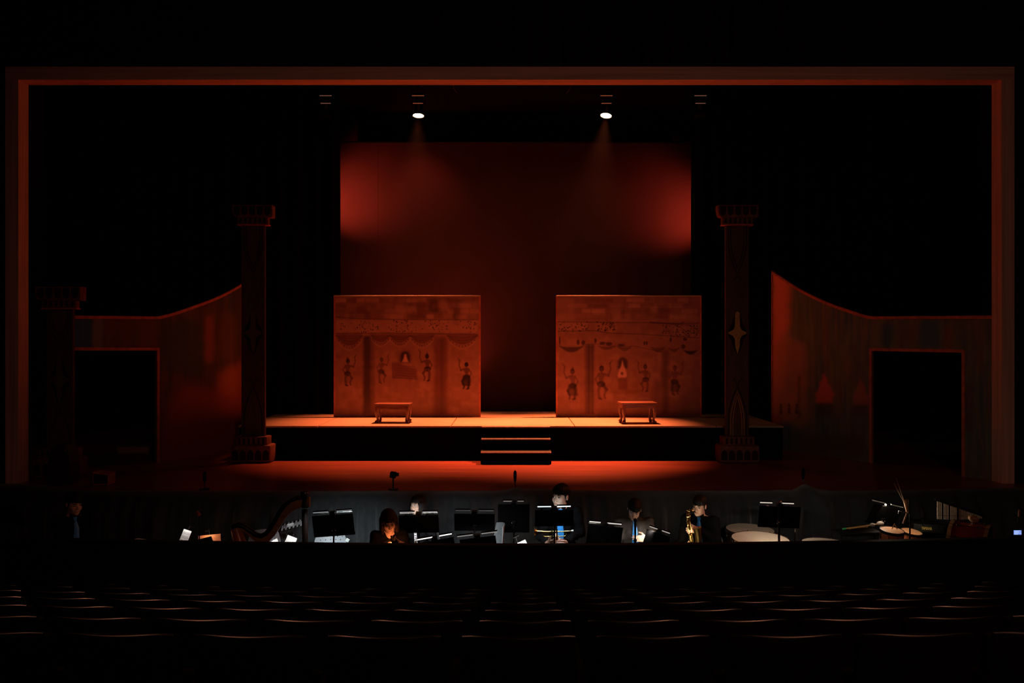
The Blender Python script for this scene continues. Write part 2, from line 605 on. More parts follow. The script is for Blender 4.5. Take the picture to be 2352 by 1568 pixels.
def mural(which, x0, x1, label):
    D = 17.9
    X0, X1 = PX(x0, D), PX(x1, D)
    zt, zb = PZ(681, D), DZ
    t = thing('painted_panel', label, 'scenery panel', ((X0 + X1) / 2, D, DZ), group='painted panels on the platform')
    W = X1 - X0; H = zt - zb
    nx, ny = 400, 324
    base = (0.36, 0.165, 0.125) if which == 0 else (0.31, 0.14, 0.105)
    c = Canvas(125, 140, 1675, 1395, nx, ny, base)
    n1 = fft_noise(c.sh, 40, 30, 21 + which); n2 = fft_noise(c.sh, 9, 14, 31 + which); n3 = fft_noise(c.sh, 3, 60, 41 + which)
    c.mix(n1, (0.38, 0.17, 0.115), .5); c.mix(n2, (0.24, 0.105, 0.075), .5); c.mix(n3, (0.34, 0.15, 0.10), .35)
    DK, MD, LT, RD = (0.045, 0.022, 0.018), (0.14, 0.06, 0.045), (0.62, 0.32, 0.24), (0.17, 0.055, 0.042)
    rg = random.Random(5 + which)
    # blotchy brushwork
    for _ in range(240):
        x, y = rg.uniform(125, 1670), rg.uniform(140, 1390)
        w, h = rg.uniform(15, 70), rg.uniform(15, 90)
        c.rect(x - w, y - h / 2, x + w, y + h / 2, rg.choice([LT, MD, RD, LT]), rg.uniform(.06, .20), 2, 10, rg.randint(1, 900))
    # brick courses
    for r in range(4):
        y = 150 + r * 57
        x = 125 - rg.random() * 90
        while x < 1680:
            w = rg.uniform(90, 230)
            if rg.random() < (.75 if which == 0 else .4):
                c.rect(x + 6, y + 5, x + w - 5, y + 50, LT if rg.random() < .5 else MD, .22 + .32 * rg.random(), 2, 5, r)
            c.stroke([(x, y), (x + 2, y + 52)], 6, MD, .3)
            x += w
        c.stroke([(130, y + 55), (600, y + 50), (1200, y + 58), (1670, y + 54)], 6, MD, .28)
    if which == 0:
        for (a, b, cc, d, col, al) in [(775, 230, 1000, 300, LT, .35), (720, 310, 900, 375, LT, .3), (1240, 180, 1330, 290, LT, .3),
                                       (1280, 310, 1380, 372, LT, .35), (1480, 180, 1640, 372, LT, .22), (1130, 170, 1222, 300, DK, .5),
                                       (370, 230, 480, 330, RD, .55), (1390, 200, 1450, 440, DK, .45), (1000, 180, 1090, 370, RD, .4),
                                       (280, 300, 340, 370, DK, .3), (455, 310, 515, 375, DK, .35)]:
            c.rect(a, b, cc, d, col, al, 3, 8, a)
        c.rect(150, 380, 1645, 518, LT, .42, 2, 5, 3)
        for _ in range(260):
            x, y = rg.uniform(160, 1640), rg.uniform(385, 515)
            if rg.random() < .55 + .45 * math.sin(x / 60.0):
                c.ell(x, y, rg.uniform(3, 9), rg.uniform(3, 8), DK, .8, .6)
        c.stroke([(150, 352), (400, 372), (800, 378), (1640, 382)], 9, DK, .5)
        c.stroke([(150, 524), (700, 520), (1640, 534)], 12, DK, .5)
        for (a, b, d) in [(150, 430, 110), (520, 720, 70), (715, 935, 75), (930, 1185, 85), (1320, 1645, 95)]:
            pts = [(a, 535), (b, 535)] + [(b + (a - b) * k / 10, 545 + d * math.sin(PI * k / 10) ** .7) for k in range(11)]
            c.poly(pts, RD, .75, 2)
            for s in range(3):
                c.stroke([(a + (b - a) * k / 10, 545 + d * (s + 1) / 3.4 * math.sin(PI * k / 10)) for k in range(11)], 7, DK, .35)
            for k in range(1, 10):
                c.ell(a + (b - a) * k / 10, 565 + d * math.sin(PI * k / 10), 5, 8, DK, .7, .6)
            c.stroke([(a + (b - a) * k / 10, 590 + d * math.sin(PI * k / 10)) for k in range(11)], 8, LT, .35)
        c.rect(437, 550, 522, 1362, DK, .85, 3, 6, 8); c.rect(520, 560, 556, 1362, MD, .6, 3, 6, 9)
        c.rect(1185, 560, 1320, 1370, RD, .8, 4, 8, 12); c.rect(1255, 560, 1275, 1365, DK, .4, 3)
        c.rect(1165, 1200, 1330, 1370, DK, .4, 8)
        c.poly([(790, 830), (795, 730), (840, 690), (880, 680), (920, 690), (955, 735), (955, 830)], MD, .45, 5)
        c.poly([(825, 825), (828, 750), (850, 715), (880, 706), (910, 715), (930, 750), (932, 825)], DK, .9, 2)
        c.poly([(845, 822), (862, 790), (872, 742), (890, 742), (900, 790), (915, 822)], LT, .9, 1)
        c.poly([(745, 825), (810, 822), (830, 840), (1000, 900), (1010, 1000), (750, 985)], RD, .7, 2, 4, 4)
        c.stroke([(745, 825), (748, 985), (1005, 1000)], 8, DK, .5)
        for k in range(5):
            c.stroke([(800 + k * 4, 860 + k * 25), (985, 870 + k * 26)], 7, MD, .6)
        figs = [((275, 810), 1.0, 1, .75, False), ((630, 795), .95, 1, .55, False), ((1110, 760), 1.0, -1, .8, False), ((1525, 845), 1.0, -1, .95, True)]
    else:
        for (a, b, cc, d, col, al) in [(130, 160, 320, 390, LT, .25), (1130, 245, 1205, 310, LT, .4), (1210, 220, 1330, 330, RD, .5),
                                       (730, 310, 920, 400, LT, .25), (1330, 330, 1640, 400, LT, .25), (820, 280, 850, 380, DK, .35), (1040, 220, 1600, 232, DK, .5)]:
            c.rect(a, b, cc, d, col, al, 3, 8, a)
        c.rect(140, 405, 460, 495, LT, .3, 2, 5, 3); c.rect(1380, 440, 1640, 555, LT, .3, 2, 5, 3); c.rect(560, 420, 760, 500, LT, .25, 3, 5)
        for _ in range(230):
            x = rg.choice([rg.uniform(150, 470), rg.uniform(560, 760), rg.uniform(1260, 1640), rg.uniform(1400, 1640)])
            y = rg.uniform(405, 500) if x < 1000 else rg.uniform(440, 555)
            c.ell(x, y, rg.uniform(3, 10), rg.uniform(3, 9), DK, .8, .6)
        c.stroke([(140, 402), (700, 410), (1200, 412), (1420, 428), (1640, 415)], 9, DK, .5)
        c.stroke([(1130, 410), (1260, 418), (1430, 425), (1480, 410)], 16, DK, .6)
        c.stroke([(140, 500), (520, 495), (700, 520), (1000, 530), (1260, 545), (1640, 572)], 10, DK, .55)
        for (a, b, yy, d, al) in [(145, 430, 650, 70, .8), (560, 770, 650, 45, .55), (775, 935, 655, 55, .6), (1125, 1300, 660, 60, .55), (1310, 1450, 670, 50, .6), (1475, 1640, 695, 50, .95)]:
            pts = [(a, yy)] + [(a + (b - a) * k / 10, yy + d * math.sin(PI * k / 10)) for k in range(11)] + \
                  [(b + (a - b) * k / 10, yy + .25 * d * math.sin(PI * k / 10)) for k in range(11)]
            c.poly(pts, DK, al, 1)
        for (x, y, rx, ry) in [(620, 625, 32, 16), (690, 632, 34, 17), (820, 645, 36, 12), (360, 615, 16, 30), (415, 620, 20, 26), (165, 600, 7, 50),
                               (545, 600, 14, 26), (1345, 590, 12, 26), (1480, 660, 22, 24), (1065, 625, 10, 20), (1090, 625, 10, 20), (1500, 585, 22, 16)]:
            c.ell(x, y, rx, ry, DK, .8, .4)
        c.stroke([(440, 640), (560, 635), (760, 660), (960, 655), (1125, 690), (1260, 720)], 7, DK, .5)
        c.rect(435, 640, 530, 1365, DK, .6, 3, 6, 8); c.rect(470, 640, 482, 1365, DK, .7, 1); c.rect(510, 640, 520, 1365, DK, .7, 1)
        c.rect(1248, 700, 1325, 1365, DK, .55, 4, 8, 12); c.rect(1150, 1000, 1250, 1365, MD, .5, 6)
        c.poly([(780, 890), (785, 810), (805, 780), (835, 768), (865, 780), (888, 810), (890, 890)], DK, .85, 2)
        c.poly([(780, 960), (800, 900), (820, 860), (832, 800), (845, 860), (866, 900), (880, 965), (860, 985), (790, 985)], LT, .95, 1)
        c.ell(828, 940, 16, 18, DK, .7, .5)
        c.poly([(788, 1000), (815, 985), (860, 985), (880, 1000), (885, 1110), (788, 1110)], RD, .65, 2)
        c.rect(725, 1115, 1000, 1150, MD, .5, 4, 8)
        figs = [((300, 915), 1.15, -1, .6, True), ((610, 885), 1.25, 1, .65, False), ((1075, 870), 1.0, -1, .65, False), ((1390, 880), 1.1, 1, .45, True)]
    for fi, ((hx, hy), s, d, al, skirt) in enumerate(figs):
        col, body = (0.035, 0.018, 0.015), (0.13, 0.055, 0.045)
        al = min(1, al * 1.2)
        Q = lambda u, v: (hx + d * u * s, hy + v * s)
        # raised arm, hip-side arm
        c.stroke([Q(20, 50), Q(58, 62)], 22 * s, body, al * .85); c.stroke([Q(58, 62), Q(78, 10), Q(72, -40)], 15 * s, body, al * .8)
        c.stroke([Q(72, -40), Q(88, -62)], 12 * s, body, al * .7)
        c.stroke([Q(-24, 48), Q(-52, 92), Q(-34, 128)], 16 * s, body, al * .8)
        # torso leaning, hips
        c.poly([Q(-26, 40), Q(24, 38), Q(26, 70), Q(12, 98), Q(20, 124), Q(-30, 128), Q(-20, 96), Q(-32, 66)], body, al * .95, 1)
        c.ell(*Q(-4, 134), 36 * s, 26 * s, col, al, .3)
        # legs: one straight, one lifted
        c.stroke([Q(-18, 140), Q(-26, 190), Q(-20, 250)], 24 * s, col if skirt else body, al * .95); c.stroke([Q(-20, 250), Q(-2, 258)], 14 * s, col, al * .9)
        c.stroke([Q(14, 140), Q(42, 178)], 26 * s, col if fi % 2 else body, al * .95); c.stroke([Q(42, 178), Q(22, 225), Q(30, 250)], 17 * s, col if skirt else body, al * .9)
        if skirt:
            c.poly([Q(-36, 118), Q(34, 118), Q(52, 180), Q(44, 222), Q(-48, 226), Q(-44, 170)], col, al * .85, 1, 5, 6)
        # head with pointed headdress
        c.ell(hx, hy + 4 * s, 21 * s, 25 * s, col, al, .25)
        c.poly([Q(-16, -8), Q(-4, -46 if fi % 2 == 0 else -26), Q(16, -8)], col, al * .9, 1)
        c.stroke([Q(0, 24), Q(0, 44)], 14 * s, body, al)
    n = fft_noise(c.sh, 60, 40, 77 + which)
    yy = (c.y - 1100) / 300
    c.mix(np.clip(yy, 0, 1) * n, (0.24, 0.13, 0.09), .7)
    xs = np.linspace(-W / 2, W / 2, nx); zs = np.linspace(H, 0.0, ny)
    pts = np.zeros((ny, nx, 3)); pts[..., 0] = xs[None]; pts[..., 1] = -.024; pts[..., 2] = zs[:, None]
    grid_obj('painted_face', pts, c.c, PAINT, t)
    MB().box2((-W / 2, -.022, 0), (W / 2, .0, H)).build('board', RAWWOOD, t)
    for s in (-1, 1):
        MB().box2((s * W / 2, -.026, 0), (s * (W / 2 - .03), .045, H), .003).build('frame_upright', TRIMRED, t)
    MB().box2((-W / 2, -.026, H), (W / 2, .06, H + .024), .004).build('frame_top', DECK, t)
    MB().box2((-W / 2 + .03, .0, .0), (W / 2 - .03, .045, .06)).build('frame_bottom', RAWWOOD, t)
    for s in (-.55, .55):
        MB().box2((s - .02, .045, 0), (s + .02, .075, H * .8)).build('brace_post', RAWWOOD, t)
        MB().tube([(s, .06, H * .75), (s, .75, .03)], .02, 6).build('brace', RAWWOOD, t)
        MB().box2((s - .03, .055, 0), (s + .03, .8, .03)).build('brace_foot', RAWWOOD, t)
    return t


mural(0, 767, 1104, 'painted temple scene panel left of the centre gap, behind a low table')
mural(1, 1277, 1611, 'painted temple scene panel right of the centre gap, behind a low table')


# ---------------------------------------------------------------- low carved tables
def table(loc, rz, w, d, h, label):
    t = thing('low_table', label, 'table', loc, rz, 'low carved tables on the platform')
    MB().box((0, 0, h - .016), (w, d, .032), None, .008).build('tabletop', TABLEW, t, True)
    MB().box((0, 0, h - .032 - .035), (w - .05, d - .05, .07), None, .005).build('apron', TABLEW, t)
    for sx in (-1, 1):
        for sy in (-1, 1):
            x, y = sx * (w / 2 - .055), sy * (d / 2 - .055)
            hh = h - .05
            prof = [(.0, hh, .036), (.006, hh * .8, .036), (.008, hh * .62, .030), (.002, hh * .42, .024), (-.012, hh * .22, .022), (-.006, hh * .1, .030), (.012, hh * .05, .036), (.014, .012, .030)]
            MB().tube([(x + sx * p, y + sy * p, z) for p, z, r in prof], [r for p, z, r in prof], 10).build('leg', TABLEW, t, True)
    return t


ta = P(902, 967, 16.62)
table((ta.x, 16.72, DZ + .004), math.radians(-2), .655, .42, .345, 'low carved table in front of the left painted panel')
tb = P(1465, 970, 16.55)
table((tb.x, 16.62, DZ + .004), math.radians(3), .66, .46, .375, 'low carved table in front of the right painted panel')


# ---------------------------------------------------------------- columns
GOLDSHADED = mat('shaded_gold_paint', (0.13, 0.08, 0.035), 0.6, 0.1, var=0.3, scale=25)  # gold darkened to put the left columns' dimmer light into the colour


def column(x, y, H, s, label, deco=1.0, GOLD=GOLD):
    """square scenic column, front face towards the audience"""
    t = thing('scenic_column', label, 'column', (x, y, 0), 0, 'painted scenic columns')
    bw, b2, sw, cw, c2 = .683 * s, .535 * s, .405 * s, .69 * s, .545 * s
    bd_, d2, sd, cd, cd2 = .40 * s, .30 * s, .07 * s, .20 * s, .14 * s
    h1, h2 = .295 * s, .145 * s
    MB().box((0, 0, h1 / 2 + .004), (bw, bd_, h1), None, .03 * s).build('base_block', COLTRIM, t, True)
    MB().box((0, 0, h1 + h2 / 2), (b2, d2, h2), None, .012 * s).build('base_tier', COLTRIM, t, True)
    zc = H - .345 * s
    MB().box((0, 0, (h1 + h2 + zc) / 2), (sw, sd, zc - h1 - h2 + .01), None, .006).build('shaft', COLM, t)
    # capital: necking plate, dentil tier, crown block with flared sides
    MB().box((0, 0, zc + .012 * s), (c2, cd2, .024 * s), None, .004).build('necking', TRIMRED, t)
    MB().box((0, 0, zc + .024 * s + .055 * s), (c2 - .02, cd2 - .02, .11 * s), None, .004).build('dentil_tier', COLTRIM, t)
    poly = [(-cw / 2, .21 * s), (-cw / 2, .13 * s), (-cw * .465, .03 * s), (-cw * .40, 0), (cw * .40, 0), (cw * .485, .0), (cw / 2, .03 * s), (cw / 2, .21 * s)]
    MB().prism(poly, (0, cd, 0), (0, -cd / 2, zc + .135 * s)).build('crown_block', COLTRIM, t)
    for k in range(6):
        xx = (k - 2.5) * c2 / 6.6
        MB().box((xx, -cd2 / 2 + .006, zc + .08 * s), (.035 * s, .012, .085 * s)).build('dentil', COLDARK, t)
        MB().box((xx, -d2 / 2 - .001, h1 + h2 * .5), (.036 * s, .010, h2 * .68), None, .002).build('base_dentil', COLDARK, t)
    for k in range(5):
        xx = (k - 2) * cw / 5.3
        w = cw / 13
        pl = [(-w, .17 * s), (-w, .07 * s), (-w * .7, .03 * s), (0, .008 * s), (w * .7, .03 * s), (w, .07 * s), (w, .17 * s)]
        MB().prism(pl, (0, .010, 0), (xx, -cd / 2 - .005, zc + .155 * s)).build('crown_scallop', COLDARK, t)
        pl = [(-w, .0), (-w, .10 * s), (-w * .75, .145 * s), (0, .175 * s), (w * .75, .145 * s), (w, .10 * s), (w, 0)]
        MB().prism(pl, (0, .010, 0), (xx, -bd_ / 2 - .005, .05 * s)).build('base_arch', COLDARK, t)
    yf = -sd / 2
    # gold four-pointed cross on a dark lozenge
    zc0 = (h1 + h2) + (zc - h1 - h2) * .49
    a, b = .385 * s * deco, .165 * s
    loz = []
    for k in range(32):
        th = 2 * PI * k / 32
        r = 1 / (abs(math.cos(th)) ** 1.25 + abs(math.sin(th)) ** 1.25) ** (1 / 1.25)
        ww = 1 if abs(math.sin(th)) < .25 else .82
        loz.append((b * r * math.cos(th) * ww, a * r * math.sin(th)))
    MB().prism(loz, (0, .008, 0), (0, yf - .004, zc0)).build('lozenge', COLDARK, t)
    cr = [(.036, a * .9), (.044, .10), (.08, .045), (.155, .012), (.155, -.012), (.08, -.045), (.044, -.10), (.036, -a * .62), (0, -a * .95)]
    cr = [(u * s, v * (s if abs(v) < .2 else 1)) for u, v in cr]
    full = [(0, a * .97)] + cr + [(-u, v) for u, v in cr[::-1][1:]]
    MB().prism(full, (0, .010, 0), (0, yf - .012, zc0)).build('cross', GOLD, t)

    def lancet(z0, hh, ww, up, m, r, nm):
        pts = []
        for k in range(13):
            u = k / 12
            pts.append((-ww * (1 - max(0, (u - .35) / .65) ** 1.7), yf - .003, z0 + up * hh * u))
        pts += [(-p[0], p[1], p[2]) for p in pts[::-1][1:]]
        MB().tube(pts, r * s, 6).build(nm, m, t, True)
    zb = h1 + h2 + .01
    H2 = (zc - zb)
    lancet(zb, .205 * H2 + .02, .115 * s, 1, GOLD, .006, 'gold_arch')
    lancet(zb, .205 * H2 - .06, .078 * s, 1, GOLD, .006, 'gold_arch')
    lancet(zb, .205 * H2 + .10, .155 * s, 1, COLDARK, .009, 'dark_arch')
    for sx in (-1, 1):
        MB().tube([(sx * .01, yf - .003, zb + .205 * H2 + .12), (sx * .03, yf - .003, zb + .205 * H2 + .2), (sx * .075, yf - .003, zb + .205 * H2 + .225), (sx * .085, yf - .003, zb + .205 * H2 + .19)],
                  .008 * s, 6).build('finial_scroll', COLDARK, t)
        MB().tube([(sx * .01, yf - .003, zc - .205 * H2 - .12), (sx * .03, yf - .003, zc - .205 * H2 - .17), (sx * .07, yf - .003, zc - .205 * H2 - .19)],
                  .008 * s, 6).build('finial_scroll', COLDARK, t)
    lancet(zc - .01, .205 * H2 + .08, .155 * s, -1, COLDARK, .009, 'dark_arch')
    lancet(zc - .01, .205 * H2 - .02, .115 * s, -1, COLDARK, .008, 'dark_arch')
    return t


column(PX(1697, 15.6), 15.74, 4.40, 1.0, 'tall painted column with gold cross right of the platform')
column(PX(577.5, 15.6), 15.74, 4.40, 1.0, 'tall dark painted column left of the platform', GOLD=GOLDSHADED)
column(PX(127, 13.85), 14.02, 2.90, 1.0, 'short dark painted column beside the left end of the proscenium', GOLD=GOLDSHADED)


# ---------------------------------------------------------------- angled side walls of scenery
def side_flat(sgn, label, top_px, door, xend, canvas):
    A = Vector((7.13 * sgn, 13.60)); B = Vector((5.03 * sgn, 17.57))
    dv = B - A

    def D_at(px):
        k = (px - CX) / F
        # point A + t*dv with x = k*y
        tt = (k * A.y - A.x) / (dv.x - k * dv.y)
        return A.y + tt * dv.y
    org = Vector((PX(xend, D_at(xend)), D_at(xend), 0))
    t = thing('side_scenery_wall', label, 'scenery wall', org, 0, 'angled scenery walls at the stage sides')
    nrm = Vector((-dv.y, dv.x)).normalized()
    if nrm.y > 0:
        nrm = -nrm
    nb = Vector((-nrm.x, -nrm.y, 0))          # pushes away from the audience
    tx = np.array([p[0] for p in top_px]); ty = np.array([p[1] for p in top_px])
    o = np.argsort(tx); tx = tx[o]; ty = ty[o]

    def pt(px, z, off=0.0):
        D = D_at(px)
        return Vector((PX(px, D), D, z)) - org + nb * off

    def top_z(px):
        return PZ(float(np.interp(px, tx, ty)), D_at(px))
    d0, d1, dp0, dp1 = door

    def door_z(px):
        return PZ(dp0 + (dp1 - dp0) * (px - d0) / (d1 - d0), D_at(px))

    def sheet(nm, pa, pb, bot):
        nx = max(int(abs(pb - pa) / 2.2), 6); ny = 190
        pxs = np.linspace(pa, pb, nx)
        pts = np.zeros((ny, nx, 3)); pys = np.zeros((ny, nx))
        for i, px in enumerate(pxs):
            zt, zb = top_z(px), bot(px)
            D = D_at(px)
            p = pt(px, 0)
            zz = np.linspace(zt, zb, ny)
            pts[:, i, 0] = p.x; pts[:, i, 1] = p.y; pts[:, i, 2] = zz
            pys[:, i] = CY + (CAM_Z - zz) * F / D
        ci = np.clip(((pxs - canvas.x[0, 0]) / (canvas.x[0, -1] - canvas.x[0, 0]) * (canvas.sh[1] - 1)), 0, canvas.sh[1] - 1).astype(int)
        ri = np.clip((pys - canvas.y[0, 0]) / (canvas.y[-1, 0] - canvas.y[0, 0]) * (canvas.sh[0] - 1), 0, canvas.sh[0] - 1).astype(int)
        cols = canvas.c[ri, ci[None, :].repeat(ny, 0)]
        g = grid_obj(nm, pts, cols, PAINT, t)
        # timber body behind the painted cloth
        n = 14
        pq = np.linspace(pa, pb, n)
        mb = MB()
        fr = [pt(px, top_z(px), .004) for px in pq] + [pt(px, bot(px), .004) for px in pq[::-1]]
        bk = [p + nb * .04 for p in fr]
        m = len(fr)
        fs = []
        for i in range(m):
            fs.append((i, (i + 1) % m, m + (i + 1) % m, m + i))
        for i in range(n - 1):
            fs.append((i, i + 1, m - 2 - i, m - 1 - i)); fs.append((m + i, m + m - 1 - i, m + m - 2 - i, m + i + 1))
        mb.add(fr + bk, fs)
        mb.build(nm.replace('painted', 'timber'), RAWWOOD, g)
        return g
    floor_z = lambda px: 0.0
    lo, hi = min(tx[0], xend), max(tx[-1], xend)
    if sgn > 0:
        sheet('painted_panel', lo, d0, floor_z); sheet('painted_header', d0, d1, door_z); sheet('painted_panel', d1, hi, floor_z)
    else:
        sheet('painted_panel', d1, hi, floor_z); sheet('painted_header', d0, d1, door_z)
        if d0 - lo > 3:
            sheet('painted_panel', lo, d0, floor_z)

    def ribbon(nm, pts3, w, vert):
        """edging strip: follows pts3, hangs w below (or beside) them, 2 cm proud"""
        mb = MB()
        for (a, b) in zip(pts3[:-1], pts3[1:]):
            dn = Vector((0, 0, -w)) if not vert else vert * w
            q = [a, b, b + dn, a + dn]
            q = [p - nb * .016 for p in q]
            r = [p + nb * .05 for p in q]
            mb.add(q + r, [(0, 1, 2, 3), (7, 6, 5, 4), (0, 4, 5, 1), (1, 5, 6, 2), (2, 6, 7, 3), (3, 7, 4, 0)])
        return mb.build(nm, TRIMRED, t)
    pq = np.linspace(lo, hi, 40)
    ribbon('top_edging', [pt(px, top_z(px) + .004) for px in pq], .05, None)
    pq = np.linspace(d0, d1, 6)
    ribbon('door_head_edging', [pt(px, door_z(px) + .045) for px in pq], .05, None)
    along = (pt(d1, 0) - pt(d0, 0)).normalized()
    ribbon('door_side_edging', [pt(d0, 0), pt(d0, door_z(d0) + .04)], .05, -along)
    ribbon('door_side_edging', [pt(d1, 0), pt(d1, door_z(d1) + .04)], .05, along)
    up = hi if sgn < 0 else lo
    ribbon('end_edging', [pt(up, 0), pt(up, top_z(up))], .03, along * (-1 if sgn < 0 else 1))
    return t


def streaks(c, cols, seed):
    for k, col in enumerate(cols):
        n = fft_noise(c.sh, 5 + 4 * (k % 3), 50 + 25 * (k % 4), seed + k)
        m = np.clip((n - .5) * 3, 0, 1) * fft_noise(c.sh, 45, 60, seed + 50 + k)
        c.mix(m, col, .75)


cr = Canvas(1765, 610, 2290, 1120, 525, 510, (0.15, 0.15, 0.11))
streaks(cr, [(0.24, 0.21, 0.13), (0.07, 0.14, 0.15), (0.24, 0.12, 0.07), (0.10, 0.12, 0.13), (0.22, 0.24, 0.13), (0.28, 0.17, 0.10), (0.05, 0.12, 0.19)], 101)
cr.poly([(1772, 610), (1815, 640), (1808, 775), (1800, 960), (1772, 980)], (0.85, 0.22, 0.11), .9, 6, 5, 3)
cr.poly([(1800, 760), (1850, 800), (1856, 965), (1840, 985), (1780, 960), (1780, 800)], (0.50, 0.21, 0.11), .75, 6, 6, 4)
for (cx_, cy_, w_, h_, al) in [(1893, 898, 21, 62, .9), (1976, 905, 19, 55, .45)]:
    cr.poly([(cx_, cy_ - h_ * .7), (cx_ + w_ * .5, cy_ - h_ * .25), (cx_ + w_, cy_ + h_ * .1), (cx_ + w_ * .8, cy_ + h_ * .45), (cx_ - w_ * .8, cy_ + h_ * .45), (cx_ - w_, cy_ + h_ * .1), (cx_ - w_ * .5, cy_ - h_ * .25)], (0.70, 0.14, 0.07), al, 2, 3, 7)
    cr.rect(cx_ - w_ * .8, cy_ + h_ * .4, cx_ + w_ * .9, cy_ + h_ * .9, (0.10, 0.05, 0.035), .7, 4)
cr.poly([(1788, 965), (1788, 912), (1812, 903), (1834, 912), (1835, 945), (1822, 965)], (0.55, 0.22, 0.10), .75, 3, 2, 5)
for fx in (1793, 1812, 1829):
    cr.ell(fx, 929, 2.5, 3, (0.06, .03, .02), .9, .4); cr.poly([(fx - 4, 950), (fx - 2, 931), (fx + 2, 931), (fx + 4, 950)], (0.08, .035, .025), .85, 1)
cr.rect(1833, 860, 1837, 960, (0.05, 0.03, 0.025), .8, 2, 2)
cr.rect(1825, 1000, 1990, 1050, (0.13, 0.055, 0.035), .7, 10, 8)
cr.poly([(1925, 975), (1940, 965), (1944, 985), (1930, 992)], (0.28, .2, .1), .5, 3)
cr.rect(2022, 740, 2052, 792, (0.05, 0.12, 0.16), .8, 6, 6); cr.rect(2110, 735, 2158, 800, (0.05, 0.14, 0.22), .75, 6, 6)
cr.rect(2168, 745, 2188, 805, (0.26, 0.10, 0.045), .8, 4, 5); cr.rect(2060, 740, 2105, 795, (0.20, 0.075, 0.05), .5, 5, 6)
cr.stroke([(2235, 905), (2245, 950), (2250, 1000), (2258, 1030)], 7, (0.24, 0.14, 0.07), .6)
cr.rect(2240, 745, 2256, 860, (0.20, 0.12, 0.06), .5, 4, 5)
cr.rect(2212, 880, 2235, 990, (0.14, 0.06, 0.045), .7, 5, 5)
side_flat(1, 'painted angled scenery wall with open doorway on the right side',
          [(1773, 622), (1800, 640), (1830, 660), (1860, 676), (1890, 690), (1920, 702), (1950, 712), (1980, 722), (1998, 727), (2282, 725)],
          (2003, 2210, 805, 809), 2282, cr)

cl = Canvas(140, 630, 590, 1120, 450, 490, (0.085, 0.05, 0.036))
streaks(cl, [(0.06, 0.09, 0.08), (0.19, 0.08, 0.05), (0.05, 0.08, 0.09), (0.16, 0.06, 0.045), (0.12, 0.08, 0.05), (0.22, 0.09, 0.05)], 201)
cl.rect(158, 728, 213, 800, (0.03, 0.13, 0.30), .92, 3, 3); cl.rect(213, 728, 236, 800, (0.22, 0.22, 0.25), .85, 3, 3)
cl.rect(240, 728, 362, 800, (0.17, 0.085, 0.055), .6, 4, 4)
cl.rect(368, 735, 465, 860, (0.05, 0.08, 0.065), .75, 10, 8)
cl.rect(470, 725, 488, 830, (0.34, 0.10, 0.05), .8, 5, 4); cl.rect(505, 720, 540, 830, (0.22, 0.10, 0.05), .5, 8, 6)
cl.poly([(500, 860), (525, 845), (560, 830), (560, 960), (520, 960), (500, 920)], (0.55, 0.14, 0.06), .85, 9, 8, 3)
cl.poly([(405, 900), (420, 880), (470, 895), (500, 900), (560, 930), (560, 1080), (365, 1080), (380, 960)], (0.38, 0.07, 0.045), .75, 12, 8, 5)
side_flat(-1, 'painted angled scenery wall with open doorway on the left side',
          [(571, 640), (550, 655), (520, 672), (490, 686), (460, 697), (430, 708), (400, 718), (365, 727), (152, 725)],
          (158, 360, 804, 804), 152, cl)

# ---------------------------------------------------------------- lighting batten and fixtures
LAMPGLASS_ON = mat('lit_lens', (1, .6, .3), 0.4, emit=(1.0, 0.50, 0.22), estr=45.0)
LAMPGLASS_OFF = mat('dark_lens', (0.02, 0.015, 0.012), 0.1)
bt = thing('lighting_batten', 'black lighting pipe carrying the stage lamps', 'batten', (0, 18.1, 7.19))
MB().cyl((-4.8, 0, 0), (4.8, 0, 0), .024, 12).build('pipe', METAL, bt, True)
for x in (-3.9, -1.3, 1.3, 3.9):
    MB().cyl((x, 0, 0), (x, 0, 1.81), .005, 6).build('suspension_wire', METAL, bt)


def fixture(pos, aim, on, label, power=0, cone=70):
    """finned lamp head hung from the batten; pos = centre of the lens"""
    t = thing('stage_lamp', label, 'stage lamp', pos, 0, 'lamps on the batten')
    v = (Vector(aim) - Vector(pos)).normalized()
    R = v.to_track_quat('-Z', 'Y').to_matrix().to_4x4()
    MB().lathe([(.0, .48), (.06, .48), (.075, .46), (.085, .05), (.105, .02), (.115, .0), (.118, -.012), (.110, -.012), (.105, .004), (.0, .004)], 28, R).build('housing', METAL, t, True)
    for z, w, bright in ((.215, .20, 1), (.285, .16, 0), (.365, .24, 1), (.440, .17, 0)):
        MB().box((0, -.088, z), (w, .02, .011), None, .003).build('vent_slot', (VENT_ON if on else VENT_GLINT) if bright else STEEL, t)
    MB().lathe([(.0, -.002), (.060, -.007), (.104, -.004), (.104, .002), (.0, .002)], 28, R).build('lens', LAMPGLASS_ON if on else LAMPGLASS_OFF, t, True)
    top = 7.19 - pos[2]
    a = R @ Vector((.125, 0, .16)); b = R @ Vector((-.125, 0, .16))
    MB().tube([a, (a.x, a.y * .3, top - .1), (b.x, b.y * .3, top - .1), b], .010, 6).build('yoke', METAL, t)
    MB().box((0, 0, top - .05), (.05, .05, .12), None, .006).build('hook_clamp', METAL, t)
    if on:
        s = spot('lamp_beam', Vector(pos) + v * .02, aim, power, LAMP_COL, cone, 1.0, .09)
        s.parent = t
        s.location = v * .02
    return t


